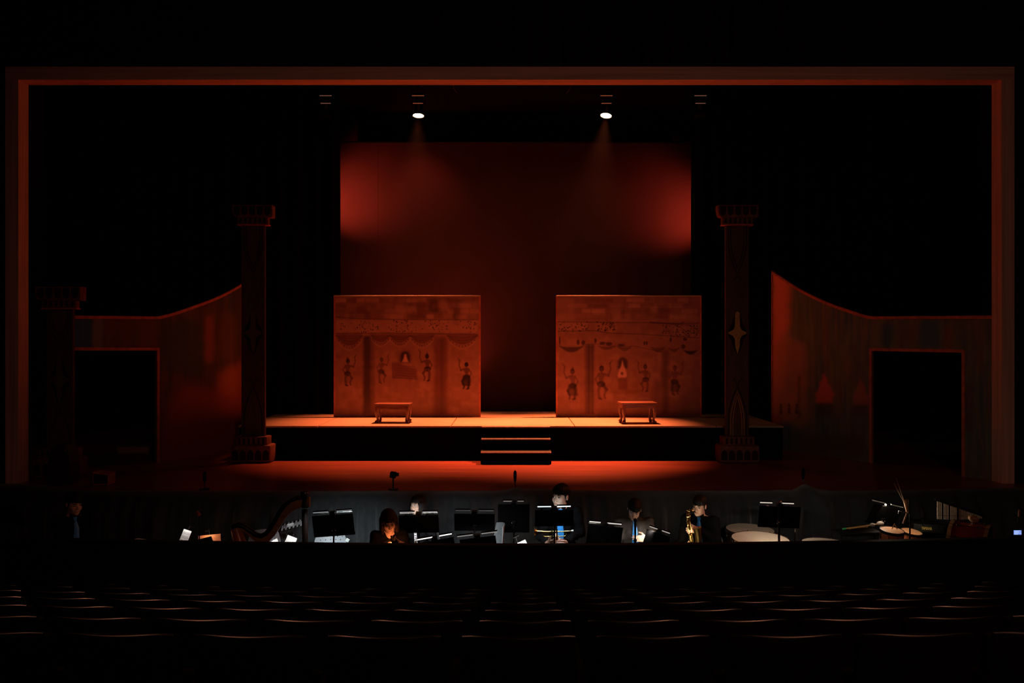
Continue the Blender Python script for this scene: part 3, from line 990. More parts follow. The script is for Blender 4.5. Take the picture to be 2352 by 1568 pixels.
fixture(tuple(LAMP_L), (-2.0, 16.9, 0.3), True, 'lit orange stage lamp above the left painted panel', P_LAMP_L, 53)
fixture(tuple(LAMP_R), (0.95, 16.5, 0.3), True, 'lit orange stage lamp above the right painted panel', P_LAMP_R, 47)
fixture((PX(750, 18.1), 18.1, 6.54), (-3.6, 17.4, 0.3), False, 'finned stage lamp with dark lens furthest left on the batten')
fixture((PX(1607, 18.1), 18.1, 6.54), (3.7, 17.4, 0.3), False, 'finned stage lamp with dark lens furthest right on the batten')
# two loose cables hanging from the rig
CABLE = mat('cable_rubber', (0.30, 0.10, 0.06), 0.5)
for pts, lab in (([(1040, 193), (1042, 202), (1050, 213)], 'short cable end hanging above centre, left one'),
                 ([(1312, 193), (1309, 203), (1300, 215)], 'short cable end hanging above centre, right one')):
    tag(MB().tube([P(x, y, 14.2) for x, y in [(pts[0][0], -270)] + pts], .008, 6).build('hanging_cable', CABLE), lab, 'cable')

# ================================================================ orchestra pit
CLOTH = mat('black_cloth', (0.030, 0.0325, 0.034), 0.9, var=0.15, scale=14, spec=0.1, sheen=0.2)
STANDM = mat('stand_black', (0.004, 0.004, 0.0045), 0.75, var=0.2, spec=0.08)
PAPER = mat('sheet_paper', (0.80, 0.80, 0.78), 0.8, var=0.04)
INK = mat('printed_ink', (0.06, 0.06, 0.06), 0.8)
SHELL = mat('grey_chair_shell', (0.24, 0.25, 0.26), 0.5, var=0.06)
HOLE = mat('chair_hole', (0.02, 0.02, 0.02), 0.8)
BRASS = mat('brass', (0.86, 0.58, 0.20), 0.2, 1.0, var=0.1)
SILVERK = mat('silver_keys', (0.85, 0.85, 0.86), 0.3, 0.5, var=0.05)
HARPW = mat('harp_wood', (0.30, 0.16, 0.07), 0.4, var=0.25, scale=6, stretch=(1, 1, 4), coat=0.2)
HARPD = mat('harp_dark_wood', (0.010, 0.005, 0.004), 0.35, var=0.25, scale=6, coat=0.3)
STRING = mat('harp_string', (0.35, 0.22, 0.12), 0.4)
SKINHEAD = mat('drum_head', (0.62, 0.50, 0.36), 0.6, var=0.10, scale=6)
COPPER = mat('copper_bowl', (0.42, 0.19, 0.10), 0.3, 0.9, var=0.15)
TOMM = mat('drum_shell_orange', (0.42, 0.13, 0.05), 0.3, var=0.2, scale=8, coat=0.4)
BDRUM = mat('bass_drum_red', (0.20, 0.02, 0.02), 0.25, var=0.25, scale=5, coat=0.5)
MALLETW = mat('mallet_wood', (0.75, 0.42, 0.12), 0.5, var=0.1, scale=20, stretch=(1, 6, 6))
FLUFF = mat('mallet_fluff', (0.42, 0.38, 0.33), 0.95, var=0.15, scale=60)
GREEN = mat('green_tip', (0.05, 0.55, 0.18), 0.5)
TANW = mat('tan_wood', (0.50, 0.30, 0.17), 0.55, var=0.2, scale=10)
ORANGEF = mat('orange_folder', (0.60, 0.20, 0.08), 0.6, var=0.12)


def on_floor(px, D, z=PIT_Z):
    return Vector((PX(px, D), D, z))


# black cloth laid over the stage edge and hanging into the pit
tp = [(-60, 1112), (60, 1110), (200, 1126), (380, 1131), (480, 1132), (560, 1127), (640, 1132), (760, 1133), (860, 1128), (890, 1126), (935, 1132), (985, 1126), (1000, 1133),
      (1040, 1127), (1080, 1128), (1130, 1127), (1165, 1125), (1183, 1117), (1200, 1123), (1245, 1121), (1290, 1126), (1360, 1126), (1420, 1131), (1600, 1132), (1730, 1129),
      (1795, 1124), (1822, 1126), (1848, 1108), (1874, 1122), (1920, 1128), (2010, 1126), (2120, 1124), (2200, 1122), (2420, 1118)]
nx, ny = 900, 30
pxs = np.linspace(-40, 2400, nx)
pyt = np.interp(pxs, [a for a, b in tp], [b for a, b in tp])
pyt = np.convolve(np.pad(pyt, 3, mode='edge'), np.ones(7) / 7, 'valid')
zt = CAM_Z - (pyt - CY) * 12.5 / F
X = (pxs - CX) * 12.5 / F
pts = np.zeros((ny, nx, 3))
wob = fft_noise((ny, nx), 6, 40, 5) - .5
wob2 = fft_noise((ny, nx), 22, 60, 6) - .5
wob3 = fft_noise((ny, nx), 5, 14, 8) - .5
rgp = random.Random(12)
PL = [(rgp.uniform(-40, 2400), rgp.uniform(7, 17), rgp.uniform(.05, .15), rgp.uniform(-14, 14), rgp.uniform(.5, 1.0)) for _ in range(95)]


def pleats(t):
    s_ = np.zeros(nx)
    for c_, w_, a_, dr, st in PL:
        s_ = np.maximum(s_, a_ * (st + (1 - st) * t) * np.exp(-(np.abs(pxs - c_ - dr * t) / w_) ** 1.5))
    return s_


for j in range(ny):
    if j == 0:
        y, z = np.full(nx, 12.64), np.full(nx, .004)
    elif j == 1:
        y, z = np.full(nx, 12.60), .006 + .25 * np.clip(zt, .0, 1)
    elif j == 2:
        y, z = np.full(nx, 12.55), np.maximum(.8 * zt, .006)
    elif j == 3:
        y, z = np.full(nx, 12.5), np.maximum(zt, .006)
    else:
        t = (j - 3) / (ny - 4)
        z = zt + (PIT_Z + .01 - zt) * t
        g = min(1, t * 4)
        y = 12.36 - .10 * g + g * (.16 * wob[j] + .24 * wob2[j]) - .05 * t - g * pleats(t)
        # swags round the draped peak at the right
        dx = (pxs - 1848) / 60.0
        y = y - .10 * np.exp(-dx ** 2) * max(0, 1 - t * 2.2) - .08 * np.exp(-((np.abs(dx) - .2 - 2.4 * t) / .35) ** 2) * min(1, 5 * t) * max(0, 1 - 1.6 * t)
    pts[j, :, 0] = X; pts[j, :, 1] = y; pts[j, :, 2] = z
tag(grid_obj('pit_drape', pts, None, CLOTH, None), 'long black cloth draped over the stage edge into the pit', 'cloth')


# ---------------------------------------------------------------- music stands
def music_stand(px, py, D, label, w=.48, h=.30, yaw=0.0, roll=0.0, tilt=18, lamp=1.0, lcol=(1.0, .95, .88), glow=1.2, power=4.0, bars=((-.225, -.045), (.045, .225)),
                barz=.028, second=False, aim=(0, .8, -.6), spread=78, sheet=None):
    """px,py = centre of the desk"""
    base = on_floor(px, D)
    zc = PZ(py, D) - PIT_Z
    t = thing('music_stand', label, 'music stand', base, 0, 'music stands in the pit')
    R = Euler((math.radians(tilt), math.radians(roll), math.radians(yaw)), 'XYZ').to_matrix()
    c = Vector((0, 0, zc))
    V = lambda x, y, z: c + R @ Vector((x, y, z))
    MB().box(c, (w, .006, h), R, .002).build('desk', STANDM, t)
    MB().box(V(0, .03, -h / 2), (w, .06, .006), R).build('desk_lip', STANDM, t)
    MB().box(V(0, -.015, -.05), (.05, .02, .05), R, .004).build('bracket', METAL, t)
    for s in (-.02, .02):
        MB().ell(V(s, -.03, -.05), (.008, .006, .005), 8, 6).build('bracket_screw', CHROME, t)
    pb = V(0, -.02, -.08)
    MB().tube([pb, (pb.x * .3, pb.y, pb.z - .08), (0, 0, zc * .45)], .010, 8).build('upper_pole', METAL, t, True)
    MB().cyl((0, 0, zc * .5), (0, 0, .12), .014, 10).build('lower_pole', METAL, t, True)
    for k in range(3):
        a = 2 * PI * k / 3 + .5
        MB().tube([(0, 0, .22), (.16 * math.cos(a), .16 * math.sin(a), .05), (.27 * math.cos(a), .27 * math.sin(a), .008)], .008, 6).build('leg', METAL, t)
    if lamp:
        cb = V(0, .035, h / 2 + barz)
        MB().box(V(0, .02, h / 2 + .005), (.065, .05, .05), R, .006).build('lamp_clip', METAL, t)
        tube = mat('lamp_tube_%02d' % int(glow * 20) + '_%d%d' % (int(lcol[1] * 10), int(lcol[2] * 10)), (.6, .6, .6), .4, emit=lcol, estr=glow)
        for (a, b) in bars:
            lb = MB().box(V((a + b) / 2, .035, h / 2 + barz + .010), (abs(b - a), .022, .008), R, .002).build('lamp_bar', STANDM, t)
            MB().cyl(V(a + .004, .028, h / 2 + barz), V(b - .004, .028, h / 2 + barz), .0065, 8).build('lamp_tube', tube, lb, True)
            if second:
                MB().box(V((a + b) / 2, .05, h / 2 + barz - .03), (abs(b - a), .008, .006), R).build('lamp_rail', STEEL, t)
        if power:
            L = area('stand_light', cb + R @ Vector((0, .02, -.012)), Matrix.Rotation(math.radians(yaw), 3, 'Z') @ Vector(aim), power, lcol, abs(bars[-1][1] - bars[0][0]), .02)
            L.data.spread = math.radians(spread)
            L.parent = t
    return t, (lambda x, y, z: base + V(x, y, z)), R


COOL = (.82, .95, 1.0)
WARM = (1.0, .78, .55)
music_stand(766, 1206, 10.6, 'black music stand with grey strip lamp, tilted, right of the harp', w=.47, h=.275, yaw=4, roll=-3.5, lcol=COOL, glow=.22, power=6.5, second=True)
music_stand(962, 1203, 10.8, 'black music stand in front of the woman looking left', w=.47, h=.23, roll=-1, lcol=(.95, .97, 1.0), glow=.35, power=4.0, spread=96, aim=(0, .75, -.66), second=True)
music_stand(1003, 1263, 10.1, 'low tilted music stand with bright white strip lamp beside the phone user', w=.42, h=.25, roll=-10, lcol=(1, .93, .86), glow=2.2, power=1.0, spread=60, aim=(.1, .6, -.8), bars=((-.19, -.015), (.055, .20)))
music_stand(1090, 1199, 10.65, 'dark music stand with dim lamp right of the woman looking left', w=.47, h=.22, roll=.5, lcol=COOL, glow=.04, power=1.5, second=False)
music_stand(1100, 1258, 10.12, 'low music stand with dim tilted strip below another stand', w=.40, h=.26, roll=-7, lcol=(1, .95, .9), glow=.25, power=.8)
music_stand(1180, 1190, 11.6, 'far music stand with two short dim lamp bars near the stage edge', w=.40, h=.40, lcol=(1, .85, .75), glow=.16, power=.35, bars=((-.135, -.015), (.045, .13)))
music_stand(1273, 1189, 10.0, 'music stand with bright blue-white strip lamp before the standing trumpeter', w=.42, h=.195, roll=-.8, lcol=(.80, .92, 1.0), glow=1.6, power=2.4, spread=150, aim=(0, .5, -.86), bars=((-.185, -.03), (.03, .185)))
music_stand(1388, 1232, 10.5, 'music stand with two slanting lamp strips between trumpeter and seated man', w=.40, h=.27, roll=5, lcol=(1, .93, .85), glow=.8, power=1.2, bars=((-.19, -.055), (.015, .185)), second=True)
music_stand(1506, 1246, 10.6, 'tilted music stand right of the man with his head bowed', w=.28, h=.27, yaw=-12, roll=17, lcol=(1, .9, .8), glow=.4, power=2.4, bars=((-.125, -.02), (.02, .125)), aim=(-.55, .6, -.6))
music_stand(1790, 1187, 10.30, 'large music stand with two white lamp strips above the kettledrums', w=.455, h=.265, roll=1, yaw=-6, lcol=(1, .88, .75), glow=.7, power=2.6, bars=((-.222, -.08), (-.01, .156)), aim=(.12, .86, -.5), spread=120)
music_stand(1566, 1290, 10.5, 'added unseen low music stand with warm fill lamp at the saxophonist knees', w=.40, h=.22, yaw=-10, lcol=(1, .80, .58), glow=.8, power=3.2, spread=140, aim=(.22, .9, .35))  # stand added behind the pit wall so its lamp brightens the saxophonist
music_stand(2030, 1185, 11.2, 'dark tilted music stand behind the drumstick holder', w=.40, h=.26, yaw=14, roll=14, lcol=WARM, glow=.06, power=4.0, aim=(.4, -.6, -.55), spread=170)
music_stand(2118, 1212, 11.95, 'unlit music stand between the small drum and the bar chimes', w=.36, h=.24, roll=6, lamp=0)
music_stand(22, 1185, 10.6, 'dark music stand at the far left edge of the pit', w=.34, h=.26, yaw=-15, roll=-8, lamp=0)
# a low gooseneck stand beside the harp
t, V, R = music_stand(452, 1262, 10.4, 'low music stand with gooseneck lamp left of the harp', w=.42, h=.24, roll=-14, lamp=0)
gl = MB().tube([(0.03, 0, .62), (.03, 0, PZ(1200, 10.4) - PIT_Z), (.028, -.005, PZ(1182, 10.4) - PIT_Z), (.02, -.03, PZ(1177, 10.4) - PIT_Z)], .007, 8).build('gooseneck', METAL, t, True)
MB().tube([(.045, -.045, PZ(1180, 10.4) - PIT_Z), (.01, -.02, PZ(1175, 10.4) - PIT_Z), (-.005, -.01, PZ(1177, 10.4) - PIT_Z)], [.020, .015, .010], 10).build('lamp_head', TOMM, t, True)


# ---------------------------------------------------------------- sheets
def sheet(px, py, D, w, h, rx, ry, rz, label, lines=True, m=PAPER, name='music_sheet', cat='sheet'):
    R = Euler((math.radians(rx), math.radians(ry), math.radians(rz)), 'XYZ').to_matrix()
    t = thing(name, label, cat, P(px, py, D))
    MB().box((0, 0, 0), (w, .003, h), R).build('page', m, t)
    if lines:
        for k in range(5):
            zz = h * (.36 - .18 * k)
            for q in (-.01, 0, .01):
                MB().box(R @ Vector((0, -.002, zz + q)), (w * .82, .0012, .0022), R).build('stave_line', INK, t)
    return t


# paper stands facing the audience side: bright pages lit by their own clip lamp
def paper_stand(px, py, D, w, h, rx, ry, rz, label, plabel, power, col=(1, .97, .92), m=PAPER, lines=True):
    base = on_floor(px, D + .05)
    t = thing('wire_music_stand', label, 'music stand', base, 0, 'folding wire stands in the pit')
    R = Euler((math.radians(rx), math.radians(ry), math.radians(rz)), 'XYZ').to_matrix()
    c = P(px, py, D) - base
    for k in range(-2, 3):
        MB().cyl(c + R @ Vector((k * w / 4.4, .008, -h / 2)), c + R @ Vector((k * w / 4.4, .008, h / 2)), .003, 6).build('desk_rod', METAL, t)
    MB().cyl(c + R @ Vector((-w / 2, .008, -h / 2)), c + R @ Vector((w / 2, .008, -h / 2)), .005, 6).build('desk_rail', METAL, t)
    MB().tube([c + R @ Vector((0, .012, -h / 2)), (0, 0, c.z - h / 2 - .2), (0, 0, .03)], .008, 8).build('pole', METAL, t)
    for k in range(3):
        a = 2 * PI * k / 3 + 1.1
        MB().cyl((0, 0, .3), (.24 * math.cos(a), .24 * math.sin(a), .006), .006, 6).build('leg', METAL, t)
    lp = c + R @ Vector((0, -.10, h / 2 + .05))
    MB().tube([c + R @ Vector((0, .006, h / 2)), c + R @ Vector((0, -.03, h / 2 + .07)), lp], .004, 6).build('lamp_arm', METAL, t)
    MB().box(lp, (.07, .03, .012), R, .003).build('lamp_head', METAL, t)
    if power:
        L = area('clip_light', lp - Vector((0, 0, .012)), R @ Vector((0, .75, -.66)), power, col, .05, .02); L.parent = t
    s = sheet(px, py, D - .002, w, h, rx, ry, rz, plabel, lines, m)
    return t


paper_stand(421, 1243, 10.95, .10, .28, -6, 24, 35, 'folding wire stand left of the harp holding a pale page', 'pale narrow music page seen edge-on left of the harp', .25)
paper_stand(482, 1252, 11.45, .27, .26, -10, -4, 8, 'folding wire stand holding an orange folder left of the harp', 'orange folder on a wire stand left of the harp', .35, (1, .75, .5), ORANGEF, False)
paper_stand(664, 1250, 11.15, .12, .20, -8, 24, 10, 'folding wire stand seen through the harp strings', 'bright ruled page seen through the harp strings', .6)
paper_stand(630, 1255, 11.4, .14, .16, -25, -30, 0, 'small wire stand low behind the harp', 'bright page corner low behind the harp', .5, lines=False)
paper_stand(1197, 1262, 10.2, .18, .17, -30, -22, 12, 'small wire stand with a slanted page near the trumpet', 'bright slanted page left below the trumpet', .9)
sheet(798, 1240, 10.8, .04, .04, 0, 30, 0, 'small white paper scrap beside the tilted music stand', False)


# ---------------------------------------------------------------- chairs
def chair(px, D, rz, label, seat_h=.45, top=.80):
    t = thing('orchestra_chair', label, 'chair', on_floor(px, D), rz, 'grey shell chairs in the pit')
    # local: sitter faces -Y, backrest at +Y
    seat = []
    MB().box((0, 0, seat_h - .015), (.43, .42, .03), None, .012).build('seat', SHELL, t, True)
    nx_, nz_ = 13, 9
    vs = []; fs = []
    for side in (0, 1):
        for j in range(nz_):
            v = j / (nz_ - 1)
            for i in range(nx_):
                u = i / (nx_ - 1) * 2 - 1
                half = .205 * (1 - .28 * v ** 3)
                zz = seat_h + .12 + (top - seat_h - .12) * v - .02 * u * u * v
                vs.append((u * half, .22 + .05 * v - .05 * u * u + side * .012, zz))
    n = nx_ * nz_
    for j in range(nz_ - 1):
        for i in range(nx_ - 1):
            a = j * nx_ + i
            fs.append((a, a + 1, a + nx_ + 1, a + nx_)); fs.append((n + a, n + a + nx_, n + a + nx_ + 1, n + a + 1))
    for i in range(nx_ - 1):
        fs.append((i, n + i, n + i + 1, i + 1)); a = (nz_ - 1) * nx_ + i; fs.append((a, a + 1, n + a + 1, n + a))
    for j in range(nz_ - 1):
        a = j * nx_; fs.append((a, a + nx_, n + a + nx_, n + a)); a = j * nx_ + nx_ - 1; fs.append((a, n + a, n + a + nx_, a + nx_))
    back = MB().add(vs, fs).build('backrest', SHELL, t, True)
    for r in range(3):
        for q in range(-2, 3):
            u = q / 3.0 + (.12 if r % 2 else 0)
            v = .45 + .18 * r
            p = Vector((u * .19, .22 + .05 * v - .05 * u * u, seat_h + .12 + (top - seat_h - .12) * v))
            for yy in (-.0015, .0135):
                MB().ell((p.x, p.y + yy, p.z), (.007, .002, .007), 8, 4).build('vent_hole', HOLE, back)
    for sx in (-1, 1):
        MB().tube([(sx * .2, .2, seat_h - .02), (sx * .2, .23, seat_h + .12), (sx * .19, .25, seat_h + .2)], .011, 8).build('back_post', METAL, t, True)
        MB().tube([(sx * .2, -.17, seat_h - .02), (sx * .22, -.2, .004)], .011, 8).build('leg', METAL, t, True)
        MB().tube([(sx * .2, .17, seat_h - .02), (sx * .22, .22, .004)], .011, 8).build('leg', METAL, t, True)
    return t


chair(604, 11.75, math.radians(200), 'empty grey shell chair behind the harp', top=.86)
chair(757, 11.5, math.radians(8), 'empty grey shell chair behind the tilted music stand')
chair(1107, 11.2, math.radians(-75), 'grey perforated chair seen side-on below the far music stand', top=.98)

# ---------------------------------------------------------------- harp
HD = 10.8
hb = on_floor(690, HD)
hp = thing('harp', 'dark wooden harp with curved neck and tall pillar', 'harp', hb)
HL = lambda px, py, dy=0.0: P(px, py, HD) - hb + Vector((0, dy, 0))
neck_top = [(712, 1142), (700, 1139), (684, 1141), (668, 1147), (655, 1157), (644, 1172), (634, 1190), (624, 1208), (612, 1222), (600, 1228), (588, 1225), (574, 1215), (560, 1206), (548, 1202), (538, 1206), (536, 1214)]
neck_bot = [(544, 1222), (552, 1216), (562, 1220), (574, 1230), (588, 1243), (602, 1248), (618, 1244), (632, 1228), (644, 1210), (655, 1192), (666, 1178), (678, 1169), (692, 1164), (712, 1163)]
poly = neck_top + neck_bot
o_ = P(0, 0, HD)
vs2 = [(HL(x, y).x, HL(x, y).z) for x, y in poly]
MB().prism(vs2, (0, .05, 0), (0, -.025, 0)).build('neck', HARPW, hp)
for i in range(len(neck_top) - 1):
    pass
mid = [((a[0]), (a[1] + 3.5)) for a in neck_top[1:]]
MB().tube([HL(x, y) for x, y in mid], [.030] * 3 + [.034] * 9 + [.038, .040, .034], 10).build('neck_ridge', HARPD, hp, True)
# pillar, capital, base, soundbox
MB().lathe([(.045, 0), (.05, .02), (.040, .06), (.040, .11), (.052, .13), (.058, .16), (.050, .185), (.0, .19)], 16,
           Matrix.Translation(HL(701, 1165))).build('pillar_crown', HARPD, hp, True)
MB().tube([HL(700, 1170), HL(701, 1250), Vector((HL(702, 1250).x, 0, .12))], [.036, .040, .045], 16).build('pillar', HARPD, hp, True)
MB().box((.0, 0, .06), (.42, .30, .12), None, .03).build('foot', HARPD, hp, True)
sb = [HL(541, 1212), HL(556, 1262), Vector((HL(640, 0).x, 0, .35)), Vector((HL(678, 0).x, 0, .12))]
MB().tube(sb, [.055, .085, .14, .17], 16).build('soundbox', TOMM, hp, True)
# strings from the neck down to the soundbox
for k in range(26):
    u = k / 25
    x = 690 - 118 * u
    ytop = np.interp(x, [a for a, b in neck_bot], [b for a, b in neck_bot])
    a = HL(x, ytop - 3, -.03)
    s = 1 - u
    b = sb[1].lerp(sb[3], s) if s > .05 else sb[1]
    b = Vector((a.x - .03 + .02 * u, b.y - .03, max(.2, 1.0 - 1.1 * s)))
    if b.z < a.z:
        MB().cyl(a, b, .0011, 5).build('string', STRING, hp)
for k in range(14):
    x = 686 - 9.5 * k
    y = np.interp(x, [a for a, b in neck_bot], [b for a, b in neck_bot])
    MB().ell(HL(x, y - 7, -.03), (.005, .008, .005), 8, 6).build('tuning_pin', CHROME, hp)

# small keyboard glockenspiel stand behind the harp strings
gk = thing('table_glockenspiel', 'small table of silver bars behind the harp pillar', 'glockenspiel', on_floor(672, 11.7))
gz = PZ(1208, 11.7) - PIT_Z
Rg = Euler((math.radians(25), math.radians(-14), 0)).to_matrix()
MB().box((0, 0, gz), (.30, .20, .03), Rg, .006).build('case', BLACK, gk)
for k in range(11):
    MB().box(Vector((0, 0, gz)) + Rg @ Vector((-.125 + .025 * k, -.02 + .04 * (k % 2), .022)), (.018, .10, .007), Rg, .001).build('bar', SILVERK, gk)
MB().box(Vector((-.02, -.03, gz + .03)) , (.085, .002, .03), Rg).build('card', PAPER, gk)
for sx in (-1, 1):
    MB().tube([(sx * .12, .06, gz - .03), (-sx * .14, .0, .01)], .009, 6).build('leg', METAL, gk)
for q in ((-.16, -.06), (.02, .17)):
    pass


# ---------------------------------------------------------------- kettledrums
def timpano(px, py, D, r, label, tilt):
    zc = PZ(py, D) - PIT_Z
    t = thing('kettledrum', label, 'kettledrum', on_floor(px, D), 0, 'kettledrums in the pit')
    M = Matrix.Translation((0, 0, zc)) @ Euler((math.radians(tilt), math.radians(1.5), 0)).to_matrix().to_4x4()
    prof = [(r * .985, -.012), (r * .97, -.06), (r * .92, -.16), (r * .80, -.28), (r * .6, -.38), (r * .3, -.45), (0.0, -.47)]
    MB().lathe(prof, 36, M).build('bowl', COPPER, t, True)
    MB().lathe([(0, .004), (r * .5, .004), (r * .985, .002), (r * 1.0, -.008)], 36, M).build('drum_head', SKINHEAD, t, True)
    MB().lathe([(r * .992, .006), (r * 1.02, .006), (r * 1.03, -.008), (r * 1.02, -.03), (r * .992, -.03), (r * .992, .006)], 36, M).build('hoop', CHROME, t, True)
    for k in range(8):
        a = 2 * PI * k / 8 + .2
        p = Vector((r * 1.035 * math.cos(a), r * 1.035 * math.sin(a), 0))
        MB().cyl(M @ (p + Vector((0, 0, .012))), M @ (p + Vector((0, 0, -.09))), .006, 8).build('tension_rod', CHROME, t, True)
        MB().box(M @ (p + Vector((0, 0, -.07))), (.03, .03, .02), None, .004).build('lug', CHROME, t)
    for k in range(4):
        a = 2 * PI * k / 4 + .78
        MB().tube([M @ Vector((r * .99 * math.cos(a), r * .99 * math.sin(a), -.1)), (r * .75 * math.cos(a), r * .75 * math.sin(a), .3), (r * .9 * math.cos(a), r * .9 * math.sin(a), .012)], .013, 8).build('leg', METAL, t, True)
    MB().lathe([(r * .5, .15), (r * .55, .1), (r * .5, .05)], 24).build('base_ring', METAL, t)
    return t


timpano(1723, 1216, 11.75, .305, 'farther kettledrum with pale head below the large music stand', 3)
timpano(1747, 1238, 10.75, .335, 'nearer kettledrum with pale head half hidden by the pit wall', 4)
timpano(1895, 1247, 10.6, .26, 'kettledrum seen edge-on right of the draped cloth fold', .6)


# ---------------------------------------------------------------- boom microphones
def mic_stand(px, D, pts, label, tip=None, r=.008, m=METAL, head=None):
    t = thing('microphone_stand', label, 'microphone stand', on_floor(px, D), 0, 'microphone stands in the pit')
    b = on_floor(px, D)
    q = [P(x, y, D) - b for x, y in pts]
    MB().tube([Vector((q[0].x, q[0].y, .05))] + q[:1], r * 1.3, 8).build('pole', m, t, True)
    if len(q) > 1:
        MB().tube(q, r, 8).build('boom', m, t, True)
    MB().ell(q[0], (.02, .02, .02), 10, 8).build('clutch', CHROME if m is CHROME else METAL, t, True)
    for k in range(3):
        a = 2 * PI * k / 3
        MB().cyl((q[0].x, 0, .12), (q[0].x + .25 * math.cos(a), .25 * math.sin(a), .008), .007, 6).build('leg', METAL, t)
    e = q[-1]; d = (q[-1] - q[-2]).normalized() if len(q) > 1 else Vector((0, 0, 1))
    MB().tube([e, e + d * .05, e + d * .14], [.012, .012, .016], 10).build('microphone', METAL, t, True)
    MB().ell(e + d * .155, (.022, .022, .022), 10, 8).build('grille', STEEL if m is CHROME else METAL, t, True)
    return t


mic_stand(1459, 10.2, [(1459, 1240), (1459, 1226)], 'black microphone stand in front of the blue-tied seated man', r=.010)
mic_stand(1828, 10.95, [(1826, 1172), (1810, 1163), (1792, 1163)], 'chrome boom microphone stand at the large music stand', m=CHROME, r=.006)
mic_stand(1800, 9.98, [(1788, 1200), (1789, 1186)], 'slim chrome pole stand above the nearer kettledrum', m=CHROME, r=.005)
mic_stand(1790, 11.28, [(1792, 1237), (1797, 1212)], 'short chrome microphone stand beside the kettledrums', m=CHROME, r=.005)


# things standing at the stage edge
def edge_mic(px, ptop, pbot, D, kind, label):
    t = thing('stage_edge_microphone', label, 'microphone', Vector((PX(px, D), D, .01)), 0, 'microphones along the stage edge')
    zt_ = PZ(ptop, D) - .01
    zm = PZ(pbot, D) - .01
    MB().cyl((0, 0, 0), (0, 0, .012), .07, 20).build('base', METAL, t, True)
    if kind == 'foam':
        MB().cyl((0, 0, .01), (0, 0, zm), .006, 8).build('pole', METAL, t)
        MB().tube([(0, 0, zm - .01), (0, 0, zm + .03), (0, 0, (zm + zt_) / 2), (0, 0, zt_ - .02), (0, 0, zt_)], [.010, .020, .024, .022, .008], 14).build('foam_cover', VELVET, t, True)
        MB().ell((.004, -.01, zm - .005), (.008, .006, .008), 8, 6).build('clip', CHROME, t)
    else:
        MB().cyl((0, 0, .01), (0, 0, zm + .06), .012, 8).build('pole', METAL, t)
        MB().box((0, 0, zt_ - .05), (.085, .09, .085), Euler((0, math.radians(8), 0)).to_matrix(), .012).build('head_box', VELVET, t)
        MB().cyl((.0, -.04, zt_ - .05), (.02, -.08, zt_ - .06), .024, 14).build('lens_barrel', METAL, t, True)
        MB().box((.055, 0, zt_ - .045), (.05, .012, .05), None, .003).build('flip_screen', METAL, t)
    return t


edge_mic(470, 1082, 1108, 12.74, 'foam', 'foam-covered microphone at the stage edge above the low wire stand')
edge_mic(903, 1082, 1105, 12.74, 'cam', 'small camera on a pole at the stage edge, left of the steps')
edge_mic(1183, 1080, 1106, 12.74, 'foam', 'foam-covered microphone at the stage edge below the steps')
edge_mic(1845, 1074, 1100, 12.74, 'foam', 'slim microphone at the stage edge above the draped peak')

# small things at the left front corner of the stage
mo = thing('floor_monitor', 'red-lit wedge loudspeaker box at the left stage corner', 'loudspeaker', Vector((PX(239, 13.2), 13.2, 0)))
MB().prism([(-.115, .01), (.115, .01), (.115, .17), (-.115, .20)], (0, .22, 0), (0, -.11, 0)).build('cabinet', TRIMRED, mo)
MB().prism([(-.10, .03), (.10, .03), (.10, .15), (-.10, .175)], (0, .008, 0), (0, -.119, 0)).build('grille', COLDARK, mo)
MB().box((.07, -.122, .02), (.02, .01, .01)).build('badge', CHROME, mo)
cs = thing('equipment_case', 'dark round-topped equipment case in front of the short column', 'case', Vector((PX(147, 13.3), 13.3, 0)))
MB().prism([(-.16, 0), (.16, 0), (.155, .3), (.13, .48), (.07, .57), (-.02, .585), (-.10, .54), (-.145, .44), (-.16, .3)], (0, .3, 0), (0, -.15, 0)).build('body', mat('case_dark', (0.03, 0.014, 0.012), .5), cs)
for p in ((.09, -.155, .5), (.10, -.155, .17), (.15, -.155, .18)):
    MB().box(p, (.018, .012, .03), None, .003).build('latch', CHROME, cs)
lb = thing('cardboard_box', 'dim brown box standing beyond the left doorway', 'box', Vector((PX(305, 16.9), 16.9, 0)))
MB().box((0, .15, .06), (.58, .3, .12), None, .004).build('carton', mat('cardboard', (0.30, 0.20, 0.13), .8), lb)
MB().box((0, .15, .123), (.08, .3, .003)).build('tape', mat('tape', (.35, .28, .2), .4), lb)

# ---------------------------------------------------------------- percussion on the right
def pl(px, D):
    return on_floor(px, D)


# trap table with mallets
tt = thing('percussion_table', 'small black table holding mallets right of the draped cloth', 'table', pl(1971, 11.1))
tz = PZ(1218, 11.1) - PIT_Z
MB().box((-.02, 0, tz - .012), (.50, .28, .024), Euler((0, math.radians(-2), 0)).to_matrix(), .004).build('tabletop', BLACK, tt)
MB().box((-.02, -.0, tz - .034), (.40, .22, .02), None, .004).build('under_tray', BLACK, tt)
for s in (-1, 1):
    MB().tube([(s * .2, 0, tz - .03), (s * .22, 0, .03)], .012, 8).build('leg', METAL, tt, True)
    MB().box((s * .22, 0, .015), (.04, .34, .03), None, .006).build('foot', METAL, tt)


def mallet(a, b, D, label, stick=MALLETW, headm=FLUFF, hr=.022, name='mallet', tipm=None):
    A, B = P(*a, D), P(*b, D)
    t = thing(name, label, 'mallet', A, 0, 'mallets on the percussion table')
    d = B - A
    MB().tube([Vector((0, 0, 0)), d], .0085, 8).build('stick', stick, t, True)
    MB().ell(d, (hr * 1.6, hr, hr), 12, 8).build('mallet_head', headm, t, True)
    if tipm:
        MB().tube([-d * .06, d * .07], .011, 8).build('grip_tip', tipm, t, True)
    return t


